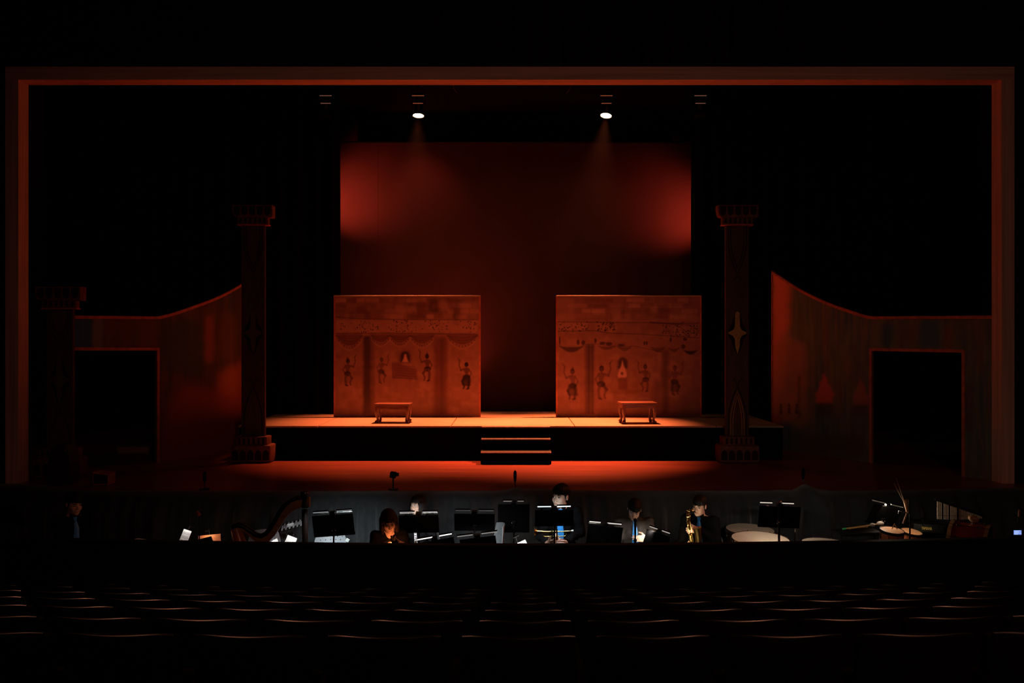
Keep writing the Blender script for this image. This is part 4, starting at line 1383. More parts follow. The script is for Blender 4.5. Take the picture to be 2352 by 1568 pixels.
mallet((1939, 1214), (2004, 1205), 11.05, 'yellow mallet with green tip lying on the percussion table', tipm=GREEN)
mallet((1950, 1214), (2022, 1202), 11.15, 'fluffy-headed mallet lying rightmost on the percussion table', hr=.030)
mallet((1948, 1213), (1990, 1209), 11.0, 'short yellow mallet lying nearest on the percussion table', hr=.014, headm=TANW)


def drum(px, py, D, r, h, label, tilt=(0, 0), shell=TOMM):
    zc = PZ(py, D) - PIT_Z
    t = thing('tom_drum', label, 'drum', pl(px, D), 0, 'small drums in the pit')
    M = Matrix.Translation((0, 0, zc)) @ Euler((math.radians(tilt[0]), math.radians(tilt[1]), 0)).to_matrix().to_4x4()
    MB().lathe([(r * .97, 0), (r * .97, -h)], 32, M).build('shell', shell, t, True)
    MB().lathe([(0, .003), (r * .96, .003), (r, -.006)], 32, M).build('drum_head', mat('tan_head', (.55, .27, .13), .55, var=.15, scale=7), t, True)
    MB().lathe([(r * .985, .010), (r * 1.02, .010), (r * 1.02, -.022), (r * .985, -.022), (r * .985, .010)], 32, M).build('hoop', METAL, t, True)
    for k in range(8):
        a = 2 * PI * k / 8 + .15
        p = Vector((r * 1.01 * math.cos(a), r * 1.01 * math.sin(a), 0))
        MB().cyl(M @ (p + Vector((0, 0, -.02))), M @ (p + Vector((0, 0, -h * .55))), .004, 6).build('tension_rod', CHROME, t)
        MB().box(M @ (p + Vector((0, 0, -h * .5))), (.016, .016, .03), None, .003).build('lug', CHROME, t)
    MB().cyl((0, 0, zc - h - .05), (0, 0, .1), .013, 8).build('pole', METAL, t)
    for k in range(3):
        a = 2 * PI * k / 3
        MB().cyl((0, 0, .22), (.26 * math.cos(a), .26 * math.sin(a), .008), .009, 6).build('leg', METAL, t)
        MB().cyl((0, 0, zc - h - .06), M @ Vector((r * .95 * math.cos(a), r * .95 * math.sin(a), -h * .92)), .008, 6).build('basket_arm', METAL, t)
    return t


drum(2049, 1218, 10.85, .135, .16, 'orange tom drum nearest the drumstick holder', (8, 3))
drum(2094, 1221, 11.32, .125, .15, 'orange tom drum behind the other tom, right one', (10, 6))

# drumstick holder on a stand, with sticks
dh = thing('drumstick_holder', 'tan tapered drumstick holder clamped on a chrome arm', 'holder', pl(2090, 10.95))
DL = lambda x, y, dy=0.0: P(x, y, 10.95) - pl(2090, 10.95) + Vector((0, dy, 0))
MB().tube([DL(2079, 1147), DL(2081, 1160), DL(2084, 1176)], [.026, .021, .014], 14, caps=True).build('cup', TANW, dh, True)
MB().tube([DL(2085, 1177), DL(2064, 1173), DL(2063, 1180)], .007, 8).build('chrome_arm', CHROME, dh, True)
MB().ell(DL(2085, 1177), (.014, .014, .014), 10, 8).build('clamp_ball', CHROME, dh, True)
MB().tube([DL(2089, 1147), DL(2090, 1200), Vector((0, 0, .05))], .010, 8).build('pole', METAL, dh)
MB().ell(DL(2090, 1146), (.016, .012, .006), 10, 6).build('wing_nut', CHROME, dh)
for k in range(3):
    a = 2 * PI * k / 3 + .3
    MB().cyl((0, 0, .2), (.25 * math.cos(a), .25 * math.sin(a), .008), .009, 6).build('leg', METAL, dh)


def stick(a, b, D, label, r=.0045, m=TANW):
    A, B = P(*a, D), P(*b, D)
    d = B - A
    t = thing('drumstick', label, 'drumstick', A, 0, 'drumsticks in the holder')
    MB().tube([Vector((0, 0, 0)), d * .8, d * .95], [r, r, r * .55], 8).build('shaft', m, t, True)
    MB().ell(d * .97, (r * .9, r * .9, r * 1.2), 8, 6).build('bead_tip', m, t, True)
    return t


stick((2080, 1160), (2057, 1095), 10.94, 'thin drumstick standing in the holder, taller one')
stick((2079, 1158), (2053, 1109), 10.92, 'thin drumstick standing in the holder, shorter leaning one')
stick((2074, 1202), (2082, 1180), 10.85, 'pale stick leaning just below the drumstick holder', .010)
stick((2048, 1215), (2055, 1202), 10.80, 'pale stick crossing on the nearer tom drum, left one', .006)
stick((2061, 1215), (2054, 1202), 10.78, 'pale stick crossing on the nearer tom drum, right one', .006)

# bar chimes on a slanted rail
bc = thing('bar_chimes', 'row of pale bar chimes hanging from a slanted rail', 'chimes', pl(2200, 11.35))
BL = lambda x, y, dy=0.0: P(x, y, 11.35) - pl(2200, 11.35) + Vector((0, dy, 0))
MB().tube([BL(2148, 1147), BL(2262, 1186)], .013, 8).build('rail', BLACK, bc)
CHIME = mat('chime_metal', (0.85, 0.72, 0.52), 0.5, 0.25, var=0.08)
for k in range(34):
    if k in (4, 9):
        continue
    x = 2153 + 3.08 * k
    y0 = 1150 + (x - 2153) * .345
    y1 = 1191.5 + 1.5 * math.sin(k * .12)
    if y0 < y1 - 2:
        MB().cyl(BL(x, y0), BL(x, y1), .0046, 8).build('chime', CHIME, bc, True)
MB().tube([BL(2200, 1166), BL(2200, 1200), Vector((BL(2200, 0).x, 0, .05))], .012, 8).build('pole', METAL, bc)
MB().ell(BL(2200, 1163), (.012, .012, .016), 8, 6).build('rail_screw', CHROME, bc)
MB().cyl(BL(2152, 1183, -.008), BL(2215, 1184, -.008), .002, 5).build('damper_cord', HARPD, bc)
for k in range(3):
    a = 2 * PI * k / 3 + .3
    MB().cyl((0, 0, .2), (.25 * math.cos(a), .25 * math.sin(a), .008), .009, 6).build('leg', METAL, bc)

# keyboard with the maker's name
kb = thing('percussion_keyboard', 'black keyboard case with yellow lettering beside the bar chimes', 'keyboard', pl(2135, 11.6))
kz = PZ(1214, 11.6) - PIT_Z
MB().box((0, .12, kz), (.40, .22, .10), Euler((0, math.radians(4), 0)).to_matrix(), .008).build('case', BLACK, kb)
for s in (-1, 1):
    MB().tube([(s * .16, .12, kz - .04), (-s * .16, .12, .015)], .012, 8).build('leg', METAL, kb)
tc = bpy.data.curves.new('lettering', 'FONT')
tc.body = 'YAMAHA'; tc.size = .040; tc.extrude = .001; tc.align_x = 'CENTER'; tc.align_y = 'CENTER'
to = bpy.data.objects.new('lettering_curve', tc)
COL.objects.link(to)
bpy.context.view_layer.update()
me = bpy.data.meshes.new_from_object(to.evaluated_get(bpy.context.evaluated_depsgraph_get()))
bpy.data.objects.remove(to)
me.materials.append(mat('yellow_lettering', (.75, .55, .10), .5, emit=None))
lo = bpy.data.objects.new('lettering', me)
COL.objects.link(lo)
lo.parent = kb
lo.location = (PX(2129, 11.6) - PX(2135, 11.6), .006, kz + .002)
lo.rotation_euler = (PI / 2, math.radians(4), 0)
lo.scale = (.80, 1.35, 1)
kl = area('keyboard_light', P(2129, 1196, 11.48), (0, .45, -.9), .22, (1, .85, .6), .05, .02)
kl.parent = kb; kl.location = P(2129, 1200, 11.45) - pl(2135, 11.6)
MB().tube([(PX(2119, 11.6) - PX(2135, 11.6), .0, kz + .04), (PX(2118, 11.6) - PX(2135, 11.6), -.02, kz + .12)], .006, 8).build('lamp_post', CHROME, kb, True)
MB().box(P(2126, 1197, 11.46) - pl(2135, 11.6), (.07, .03, .008), None, .002).build('lamp_head', METAL, kb)

# bass drum lying towards the audience
bdm = thing('bass_drum', 'dark red bass drum with chrome lugs below the bar chimes', 'drum', pl(2228, 10.75))
r = .28
zc = PZ(1200, 10.75) - PIT_Z - .29
M = Matrix.Translation((0, 0, zc)) @ Euler((math.radians(92), math.radians(0), math.radians(53)), 'XYZ').to_matrix().to_4x4()
MB().lathe([(r, -.20), (r, .20)], 40, M).build('shell', BDRUM, bdm, True)
for z, s in ((.20, 1), (-.20, -1)):
    MB().lathe([(0, z), (r * .97, z), (r * .98, z - s * .01)], 40, M).build('drum_head', mat('dark_head', (.03, .012, .012), .4), bdm, True)
    MB().lathe([(r * 1.0, z + s * .012), (r * 1.04, z + s * .012), (r * 1.04, z - s * .03), (r * 1.0, z - s * .03), (r * 1.0, z + s * .012)], 40, M).build('hoop', HARPW, bdm, True)
for k in range(10):
    a = 2 * PI * k / 10 + .1
    p = Vector((r * 1.045 * math.cos(a), r * 1.045 * math.sin(a), 0))
    MB().cyl(M @ (p + Vector((0, 0, -.21))), M @ (p + Vector((0, 0, .21))), .0045, 6).build('tension_rod', CHROME, bdm)
    for z in (-.11, .11):
        MB().box(M @ (p + Vector((0, 0, z))), (.022, .022, .05), M.to_3x3(), .005).build('lug', CHROME, bdm)
for s in (-1, 1):
    MB().tube([(s * .22, 0, zc - .15), (s * .40, .05, .012)], .012, 8).build('spur_leg', CHROME, bdm)
MB().box((0, 0, (zc - .28) / 2), (.3, .2, zc - .28), None, .01).build('cradle', BLACK, bdm)

wb = thing('temple_block', 'tan rounded wood block on the bass drum hoop', 'wood block', P(2236, 1191, 10.75))
MB().ell((0, 0, 0), (.062, .05, .040), 16, 10, Euler((0, math.radians(18), 0)).to_matrix()).build('block', TANW, wb, True)
MB().ell((-.045, -.03, .01), (.02, .02, .024), 12, 8).build('end_knob', TANW, wb, True)
MB().box((.0, -.046, -.008), (.05, .012, .006), Euler((0, math.radians(18), 0)).to_matrix()).build('slot', HOLE, wb)
MB().cyl((0, .02, -.03), (.0, .05, -.14), .008, 8).build('mount_rod', CHROME, wb)

# small lit screen and the lamp beside it
SCREEN = mat('blue_screen', (.1, .15, .5), .3, emit=(.22, .36, 1.0), estr=.75)
sd_ = thing('tablet_device', 'small device with glowing blue screen at the right edge', 'device', pl(2336, 10.4))
sz = PZ(1222, 10.4) - PIT_Z
MB().box((0, .0, sz), (.13, .02, .085), None, .006).build('housing', BLACK, sd_)
MB().box((0, -.011, sz), (.088, .004, .050)).build('screen', SCREEN, sd_)
for k, w in enumerate((.07, .05, .075, .04)):
    MB().box((-.035 + w / 2 - .003, -.0135, sz + .018 - .012 * k), (w, .0015, .004)).build('text_row', mat('screen_text', (.6, .7, 1), .4, emit=(.6, .75, 1), estr=1.1), sd_)
MB().cyl((0, .01, sz - .04), (0, .01, .05), .012, 8).build('pole', METAL, sd_)
MB().lathe([(.0, .05), (.06, .03), (.07, .0)], 20).build('base', METAL, sd_, True)
MB().tube([P(2340, 1186, 10.4) - pl(2336, 10.4), P(2341, 1170, 10.4) - pl(2336, 10.4)], .011, 8).build('lamp_handle', TOMM, sd_, True)
MB().tube([(0, .01, sz + .03), P(2340, 1186, 10.4) - pl(2336, 10.4)], .005, 6).build('lamp_neck', METAL, sd_, True)


# ---------------------------------------------------------------- wind instruments
def sax(D, off, label, path, bell, name='saxophone', m=BRASS):
    org = on_floor(path[len(path) // 2][0], D)
    t = thing(name, label, 'saxophone', org)
    L = lambda x, y, dy=0.0: P(x, y, D) - org + Vector((0, dy, 0))
    n = len(path)
    MB().tube([L(*p) for p in path], [.007 + .024 * (i / (n - 1)) ** 1.1 for i in range(n)], 14).build('body_tube', m, t, True)
    MB().tube([L(*p[:2], p[2]) for p in bell[0]], bell[1], 18, caps=False).build('bell', m, t, True)
    rnd = random.Random(3)
    for k in range(3, n - 1):
        for q in range(2):
            x, y = path[k]
            MB().cyl(L(x + rnd.uniform(-3, 4), y + rnd.uniform(-5, 5), -.025), L(x + rnd.uniform(-3, 4), y + rnd.uniform(-5, 5), -.038), rnd.uniform(.010, .018), 12).build('key_cup', m, t, True)
    for dx in (-3.2, 3.4):
        MB().tube([L(path[3][0] + dx, path[3][1], -.03), L(path[n // 2][0] + dx, path[n // 2][1], -.034), L(path[-2][0] + dx, path[-2][1], -.036)], .0028, 6).build('key_rod', m, t, True)
    for k in range(3, n - 2):
        MB().tube([L(path[k][0] - 4, path[k][1] + 2, -.036), L(path[k][0] + 5, path[k][1] - 3, -.04)], .003, 6).build('key_lever', m, t)
    MB().tube([L(path[0][0] + 5, path[0][1] + 2), L(*path[0])], [.008, .012], 10).build('mouthpiece', BLACK, t, True)
    return t


sax(11.0, 0, 'gold saxophone played by the man with blue tie, right',
    [(1592, 1174), (1588, 1170), (1583, 1170), (1580, 1175), (1579, 1184), (1580, 1196), (1582, 1210), (1585, 1226), (1588, 1242), (1590, 1256), (1592, 1268)],
    ([(1591, 1266, 0), (1594, 1275, -.01), (1600, 1276, -.03), (1603, 1266, -.045), (1603, 1248, -.055), (1602, 1232, -.06), (1600, 1218, -.062), (1598, 1209, -.064)],
     [.030, .032, .033, .034, .036, .040, .047, .058]))

# trumpet, bell to the left
TD = 10.16
tr = thing('trumpet', 'brass trumpet held level, bell pointing left', 'trumpet', P(1262, 1222, TD))
TL = lambda x, y, dy=0.0: P(x, y, TD) - P(1262, 1222, TD) + Vector((0, dy, 0))
MB().tube([TL(1227, 1221), TL(1229, 1221), TL(1232, 1221), TL(1238, 1221), TL(1248, 1221), TL(1262, 1220.5), TL(1290, 1220)], [.058, .046, .032, .022, .015, .009, .006], 20, caps=False).build('bell', BRASS, tr, True)
MB().tube([TL(1290, 1220), TL(1299, 1222), TL(1301, 1227), TL(1297, 1231), TL(1252, 1232), TL(1246, 1229), TL(1247, 1224), TL(1254, 1222.5), TL(1312, 1219)], .006, 10).build('tubing', BRASS, tr, True)
for k in range(3):
    MB().cyl(TL(1268 + 5.5 * k, 1214, -.012), TL(1268 + 5.5 * k, 1238, -.012), .0085, 12).build('valve', BRASS, tr, True)
    MB().cyl(TL(1268 + 5.5 * k, 1211, -.012), TL(1268 + 5.5 * k, 1214, -.012), .005, 10).build('valve_button', CHROME, tr, True)
MB().cyl(TL(1312, 1219), TL(1317, 1218.6), .010, 12, .013).build('mouthpiece', SILVERK, tr, True)
MB().tube([TL(1262, 1231, -.01), TL(1262, 1236, -.02), TL(1266, 1236, -.02)], .004, 6).build('finger_hook', BRASS, tr)

# clarinet upright in the seated woman's hands
cl_ = thing('clarinet', 'silver-keyed clarinet upright below the music stand', 'clarinet', P(955, 1236, 11.05))
CLL = lambda x, y, dy=0.0: P(x, y, 11.05) - P(955, 1236, 11.05) + Vector((0, dy, 0))
MB().tube([CLL(952, 1190), CLL(955, 1236), CLL(957, 1262), CLL(958, 1276)], [.012, .015, .017, .03], 14).build('body', HARPD, cl_, True)
rnd = random.Random(9)
for k in range(13):
    y = 1214 + 4.2 * k
    x = 953 + (y - 1214) * .07
    MB().cyl(CLL(x + rnd.uniform(-2, 2), y, -.014), CLL(x + rnd.uniform(-2, 2), y, -.024), .0095, 10).build('key', SILVERK if y < 1243 else BRASS, cl_, True)
for dx in (-2.4, 2.6):
    MB().tube([CLL(953 + dx, 1212, -.016), CLL(957 + dx, 1264, -.018)], .003, 6).build('key_rod', SILVERK, cl_, True)

# ================================================================ people (signed-distance bodies, one continuous surface each)
SKIN = mat('skin', (0.62, 0.40, 0.29), 0.5, var=0.06, scale=9, spec=0.35)
HAIRM = mat('black_hair', (0.010, 0.008, 0.007), 0.42, var=0.4, scale=40, stretch=(6, 6, 0.6), bump=0.5, spec=0.15)
HAIRB = mat('dark_brown_hair', (0.028, 0.014, 0.010), 0.42, var=0.4, scale=40, stretch=(6, 6, 0.6), bump=0.5, spec=0.15)
SHIRT = mat('black_shirt', (0.005, 0.005, 0.0055), 0.9, var=0.2, scale=20, bump=0.2, spec=0.04)
SUIT = mat('charcoal_suit', (0.036, 0.031, 0.027), 0.85, var=0.2, scale=20, bump=0.2, spec=0.1)
TROUS = mat('black_trousers', (0.02, 0.018, 0.017), 0.85, var=0.2, spec=0.1)
TIE = mat('blue_tie', (0.03, 0.27, 0.72), 0.5, var=0.08, scale=40)
EYEW = mat('eye_white', (0.75, 0.74, 0.72), 0.25)
EYEI = mat('eye_iris', (0.015, 0.010, 0.008), 0.1)
LIPS = mat('lips', (0.50, 0.20, 0.16), 0.45)
SHOE = mat('black_leather', (0.012, 0.011, 0.011), 0.35)


class SDF:
    def __init__(s, step):
        s.h = step; s.p = []

    def cap(s, a, b, ra, rb, k=.02, sub=False):
        a = np.array(a, float); b = np.array(b, float)
        R = max(ra, rb)

        def f(x):
            ab = b - a
            t = np.clip(((x - a) @ ab) / (ab @ ab + 1e-12), 0, 1)
            return np.linalg.norm(x - a - t[..., None] * ab, axis=-1) - (ra + (rb - ra) * t)
        s.p.append((f, np.minimum(a, b) - R, np.maximum(a, b) + R, k, sub))
        return s

    def ell(s, c, r, R=None, k=.02, sub=False):
        c = np.array(c, float); r = np.array(r, float)
        Rm = np.eye(3) if R is None else np.array(R, float)
        m = r.max()

        def f(x):
            q = (x - c) @ Rm
            k0 = np.linalg.norm(q / r, axis=-1); k1 = np.linalg.norm(q / (r * r), axis=-1) + 1e-9
            return k0 * (k0 - 1) / k1
        s.p.append((f, c - m, c + m, k, sub))
        return s

    def mesh(s, name, material, parent, org, noise=None):
        h = s.h
        lo = np.min([p[1] for p in s.p if not p[4]], 0) - 4 * h
        hi = np.max([p[2] for p in s.p if not p[4]], 0) + 4 * h
        n = np.ceil((hi - lo) / h).astype(int) + 1
        d = np.full(n, .2, np.float32)
        ax = [lo[i] + h * np.arange(n[i]) for i in range(3)]
        for f, a, b, k, sub in s.p:
            i0 = np.clip(((a - k - 2 * h - lo) / h).astype(int), 0, n - 1)
            i1 = np.clip(((b + k + 2 * h - lo) / h).astype(int) + 2, 1, n)
            sl = tuple(slice(i0[i], i1[i]) for i in range(3))
            if any(i1[i] <= i0[i] for i in range(3)):
                continue
            g = np.stack(np.meshgrid(*[ax[i][sl[i]] for i in range(3)], indexing='ij'), -1)
            v = f(g)
            o = d[sl]
            if sub:
                v = -v
                hh = np.clip(.5 + .5 * (v - o) / k, 0, 1)
                d[sl] = o * (1 - hh) + v * hh + k * hh * (1 - hh)
            else:
                hh = np.clip(.5 + .5 * (o - v) / k, 0, 1)
                d[sl] = o * (1 - hh) + v * hh - k * hh * (1 - hh)
        if noise is not None:
            g = np.stack(np.meshgrid(*ax, indexing='ij'), -1)
            d = d + noise(g).astype(np.float32)
        ins = d < 0
        c = np.zeros(n - 1, np.int8)
        for dx in (0, 1):
            for dy in (0, 1):
                for dz in (0, 1):
                    c += ins[dx:n[0] - 1 + dx, dy:n[1] - 1 + dy, dz:n[2] - 1 + dz]
        I = np.argwhere((c > 0) & (c < 8))
        idx = np.full(n - 1, -1, np.int32)
        idx[I[:, 0], I[:, 1], I[:, 2]] = np.arange(len(I))
        acc = np.zeros((len(I), 3)); cnt = np.zeros(len(I))
        cor = [(x, y, z) for x in (0, 1) for y in (0, 1) for z in (0, 1)]
        val = {q: d[I[:, 0] + q[0], I[:, 1] + q[1], I[:, 2] + q[2]] for q in cor}
        for q in cor:
            for a in range(3):
                if q[a] == 0:
                    r = list(q); r[a] = 1; r = tuple(r)
                    va, vb = val[q], val[r]
                    m = (va < 0) != (vb < 0)
                    t = va / np.where(m, va - vb, 1)
                    p = np.array(q, float)[None].repeat(len(I), 0); p[:, a] += t
                    acc[m] += p[m]; cnt[m] += 1
        V = lo + h * (I + acc / cnt[:, None]) - np.array(org)
        faces = []
        for a in range(3):
            b, e = (a + 1) % 3, (a + 2) % 3
            s0 = [slice(None)] * 3; s1 = [slice(None)] * 3
            s0[a] = slice(0, -1); s1[a] = slice(1, None)
            A, B = ins[tuple(s0)], ins[tuple(s1)]
            E = np.argwhere(A != B)
            E = E[(E[:, b] > 0) & (E[:, e] > 0) & (E[:, b] < n[b] - 1) & (E[:, e] < n[e] - 1)]
            fl = A[E[:, 0], E[:, 1], E[:, 2]]
            q = []
            for (ob, oe) in ((-1, -1), (0, -1), (0, 0), (-1, 0)):
                J = E.copy(); J[:, b] += ob; J[:, e] += oe
                q.append(idx[J[:, 0], J[:, 1], J[:, 2]])
            q = np.stack(q, 1)
            q[~fl] = q[~fl][:, ::-1]
            faces.append(q[(q >= 0).all(1)])
        q = np.concatenate(faces)
        me = bpy.data.meshes.new(name)
        me.vertices.add(len(V)); me.vertices.foreach_set('co', V.reshape(-1).astype(np.float32))
        me.loops.add(q.size); me.loops.foreach_set('vertex_index', q.reshape(-1).astype(np.int32))
        me.polygons.add(len(q)); me.polygons.foreach_set('loop_start', np.arange(0, q.size, 4, dtype=np.int32))
        me.polygons.foreach_set('use_smooth', np.ones(len(q), bool))
        me.update(calc_edges=True); me.validate()
        me.materials.append(material)
        o = bpy.data.objects.new(name, me)
        COL.objects.link(o)
        o.parent = parent
        return o


def hand(s, w, d, nrm, thumb, curl=.7, g=1.0):
    """w wrist, d finger direction, nrm palm normal, thumb = direction towards the thumb side"""
    w = Vector(w); d = Vector(d).normalized(); nrm = Vector(nrm); nrm = (nrm - d * nrm.dot(d)).normalized()
    t = d.cross(nrm)
    if t.dot(Vector(thumb)) < 0:
        t = -t
    R = np.array([list(t), list(nrm), list(d)]).T
    s.ell(w + d * .048 * g, (.042 * g, .017 * g, .056 * g), R, .012)
    s.cap(w - d * .01, w + d * .03 * g, .024 * g, .028 * g, .012)
    for off, L in ((.029, .072), (.0098, .080), (-.0098, .074), (-.028, .058)):
        b = w + d * .088 * g + t * off * g
        c1, c2 = curl * .55, curl * 1.35
        e1 = b + (d * math.cos(c1) + nrm * math.sin(c1)) * L * .5 * g
        e2 = e1 + (d * math.cos(c2) + nrm * math.sin(c2)) * L * .52 * g
        s.cap(b - d * .02, e1, .0098 * g, .0088 * g, .004)
        s.cap(e1, e2, .0088 * g, .0072 * g, .004)
    b = w + d * .03 * g + t * .030 * g
    e1 = b + (d * .6 + t * .62 + nrm * .35).normalized() * .042 * g
    e2 = e1 + (d * .85 + t * .18 + nrm * .45).normalized() * .034 * g
    s.cap(b, e1, .0130 * g, .0108 * g, .008); s.cap(e1, e2, .0105 * g, .0085 * g, .004)


def head_prims(s, c, R, g=1.0):
    M = np.array(R)

    def W(p):
        return np.array(c) + M @ (np.array(p) * g)

    def E(p, r, k=.02, sub=False, rot=None):
        Rr = M if rot is None else M @ np.array(rot)
        s.ell(W(p), np.array(r) * g, Rr, k, sub)
    E((0, .018, .035), (.074, .092, .083))
    E((0, -.020, -.03), (.060, .068, .088), .03)
    E((0, -.033, -.075), (.045, .050, .040), .02)
    E((0, -.068, -.098), (.019, .016, .015), .02)
    for q in (-1, 1):
        E((q * .036, -.058, -.034), (.024, .022, .024), .02)
        E((q * .077, .014, -.006), (.008, .019, .031), .006)
    E((0, -.076, .022), (.046, .014, .011), .014)
    for q in (-1, 1):
        E((q * .031, -.094, .002), (.017, .016, .0085), .010, True)
    s.cap(W((0, -.083, .004)), W((0, -.104, -.030)), .0075 * g, .0115 * g, .008)
    for q in (-1, 1):
        E((q * .011, -.094, -.035), (.0085, .010, .0075), .006)
    E((0, -.085, -.059), (.022, .010, .0055), .005)
    E((0, -.083, -.069), (.019, .010, .0062), .005)
    return W


def person(label, head, hrot, facing, hip, elbows, wrists, hands, hair='short', hairm=HAIRM, top=SHIRT, tie=True, g=1.0, legs='sit', sh=.175, seat=True, tie_mat=TIE, sleeve=True, vneck=False, name='person'):
    """head/hip/elbows/wrists: world points. facing: degrees, 0 = to the audience, + = to the viewer's right.
    elbows, wrists, hands: [viewer-left, viewer-right]"""
    a = math.radians(facing)
    fw = Vector((math.sin(a), -math.cos(a), 0)); sd = Vector((math.cos(a), math.sin(a), 0)); up = Vector((0, 0, 1))
    head, hip = Vector(head), Vector(hip)
    org = Vector((hip.x, hip.y, PIT_Z))
    t = thing(name, label, 'person', org)
    yaw, pitch, roll = [math.radians(v) for v in hrot]
    # head frame: face towards local -Y
    HR = (Matrix.Rotation(yaw, 3, 'Z') @ Matrix.Rotation(pitch, 3, 'X') @ Matrix.Rotation(roll, 3, 'Y'))
    neck_top = head + HR @ Vector((0, .025, -.06)) * g
    spine = (neck_top - hip)
    chest = hip + spine * .58 + fw * .0
    nb = hip + spine * .86 - fw * .012
    S = [nb - up * .045 - sd * sh, nb - up * .045 + sd * sh]
    bodyR = np.array([list(sd), list(-fw), list(up)]).T
    b = SDF(.0055)
    c = SDF(.008)
    for X, e, ar in ((b, 0.0, 0.0), (c, .012, .010)):
        X.ell(hip + up * .02, (.150 + e, .110 + e, .12), bodyR, .05)
        X.ell(hip + spine * .30, (.130 + e, .098 + e, .15), bodyR, .06)
        X.ell(chest, (.150 + e, .108 + e, .17), bodyR, .06)
        X.ell(nb - up * .06, (.150 + e, .075 + e, .075), bodyR, .05)
    b.cap(neck_top + HR @ Vector((0, .01, .02)), nb - up * .03, .050 * g, .056 * g, .02)
    for i in (0, 1):
        E_, W_ = Vector(elbows[i]), Vector(wrists[i])
        b.cap(S[i], E_, .050, .038, .03); b.cap(E_, W_, .038, .025, .02)
        c.cap(S[i], E_, .066, .054, .035)
        c.cap(E_, E_.lerp(W_, .9), .054, .038, .025)
        hd = hands[i]
        hand(b, W_, hd[0], hd[1], hd[2], hd[3], .96 if sh < .17 else 1.04)
    pants = SDF(.010)
    feet = []
    pants.ell(hip + up * .01, (.168, .128, .115), bodyR, .05)
    for i, s_ in ((0, -1), (1, 1)):
        h0 = hip + sd * s_ * .085
        if legs == 'sit':
            kn = h0 + fw * .40 + sd * s_ * .05; kn.z = PIT_Z + .50
            an = kn + fw * .04; an.z = PIT_Z + .08
        else:
            kn = h0 + fw * .03; kn.z = PIT_Z + (hip.z - PIT_Z) * .53
            an = kn - fw * .03; an.z = PIT_Z + .08
        b.cap(h0, kn, .075, .052, .03); b.cap(kn, an, .052, .036, .02)
        pants.cap(h0, kn, .092, .070, .03); pants.cap(kn, an, .068, .056, .02)
        b.cap(an, an + fw * .10 - up * .04, .034, .028, .02)
        feet.append((an, i))
    hW = head_prims(b, head, HR, g)
    body = b.mesh('body', SKIN, t, org)
    # neck opening of the shirt
    def folds(q):
        x, y, z = q[..., 0], q[..., 1], q[..., 2]
        return .0035 * np.sin(46 * z + 17 * x + 3 * np.sin(23 * x + 19 * y)) + .003 * np.sin(31 * x - 38 * z + 2.5 * np.sin(40 * y))
    if vneck:
        c.ell(nb + fw * .10 + up * .04, (.055, .09, .10), bodyR, .015, True)
    else:
        c.ell(nb + fw * .03 + up * .075, (.052, .07, .06), bodyR, .012, True)
    shirt = c.mesh('jacket' if top is SUIT else 'shirt', top, t, org, folds)
    trs = pants.mesh('trousers', TROUS, t, org, folds)
    for an, i in feet:
        q = SDF(.009)
        q.cap(an - up * .045, an + fw * .15 - up * .052, .042, .034, .02)
        q.mesh('shoe', SHOE, t, org)
    # face details
    for q in (-1, 1):
        e = MB().ell(Vector(hW((q * .031, -.0755, .002))) - org, (.0125 * g, .0125 * g, .0105 * g), 12, 10, HR).build('eye', EYEW, body, True)
        MB().ell(Vector(hW((q * .031 - math.copysign(0, q), -.0865, .0015))) - org, (.0058 * g, .0028 * g, .0058 * g), 10, 6, HR).build('iris', EYEI, body, True)
        MB().tube([Vector(hW((q * .013, -.0895, .021))) - org, Vector(hW((q * .032, -.0875, .027))) - org, Vector(hW((q * .049, -.073, .021))) - org], [.003 * g, .0036 * g, .002 * g], 6).build('eyebrow', hairm, body, True)
        MB().tube([Vector(hW((q * .018, -.0865, .0065))) - org, Vector(hW((q * .031, -.0900, .0105))) - org, Vector(hW((q * .045, -.0800, .0055))) - org], .0022 * g, 6).build('eyelid', hairm, body, True)
    MB().ell(Vector(hW((0, -.0915, -.064))) - org, (.019 * g, .0055 * g, .0062 * g), 12, 8, HR).build('lips', LIPS, body, True)
    # hair
    hs = SDF(.0055)
    M = np.array(HR)

    def HE(p, r, k=.02, sub=False):
        hs.ell(hW(p), np.array(r) * g, M, k, sub)
    HE((0, .024, .050), (.084, .100, .084))
    HE((0, .050, -.005), (.078, .072, .085), .03)
    HE((0, -.045, .072), (.060, .046, .036), .02)
    if hair == 'short':
        HE((0, -.100, -.042), (.072, .062, .078), .008, True)
        for q in (-1, 1):
            HE((q * .080, .010, -.030), (.030, .030, .042), .008, True)
            hs.cap(hW((q * .066, -.018, .03)), hW((q * .069, -.016, -.012)), .013 * g, .007 * g, .008)
        for k in range(7):
            u = (k - 3) / 3
            hs.cap(hW((u * .048, -.070 + .02 * u * u, .075)), hW((u * .055 + .008, -.088 + .03 * u * u, .034 + .006 * (k % 2))), .016 * g, .008 * g, .010)
        HE((0, .07, -.115), (.09, .08, .035), .01, True)
    else:
        HE((0, -.105, -.052), (.062, .062, .092), .008, True)
        for q in (-1, 1):
            for (x, y, x2, y2, z2) in ((.070, -.030, .078, -.036, -.115), (.078, .0, .095, -.010, -.165), (.074, .035, .092, .04, -.185), (.045, .065, .055, .075, -.19)):
                hs.cap(hW((q * x, y, .02)), hW((q * x2, y2, z2)), .026 * g, .017 * g, .018)
        hs.cap(hW((0, .085, .0)), hW((0, .085, -.18)), .036 * g, .026 * g, .02)
        for k in range(7):
            u = (k - 3) / 3
            hs.cap(hW((u * .046, -.068 + .02 * u * u, .078)), hW((u * .056, -.086 + .028 * u * u, (.036 if hair == 'bangs' else .05 - .03 * abs(u)))), .015 * g, .007 * g, .010)

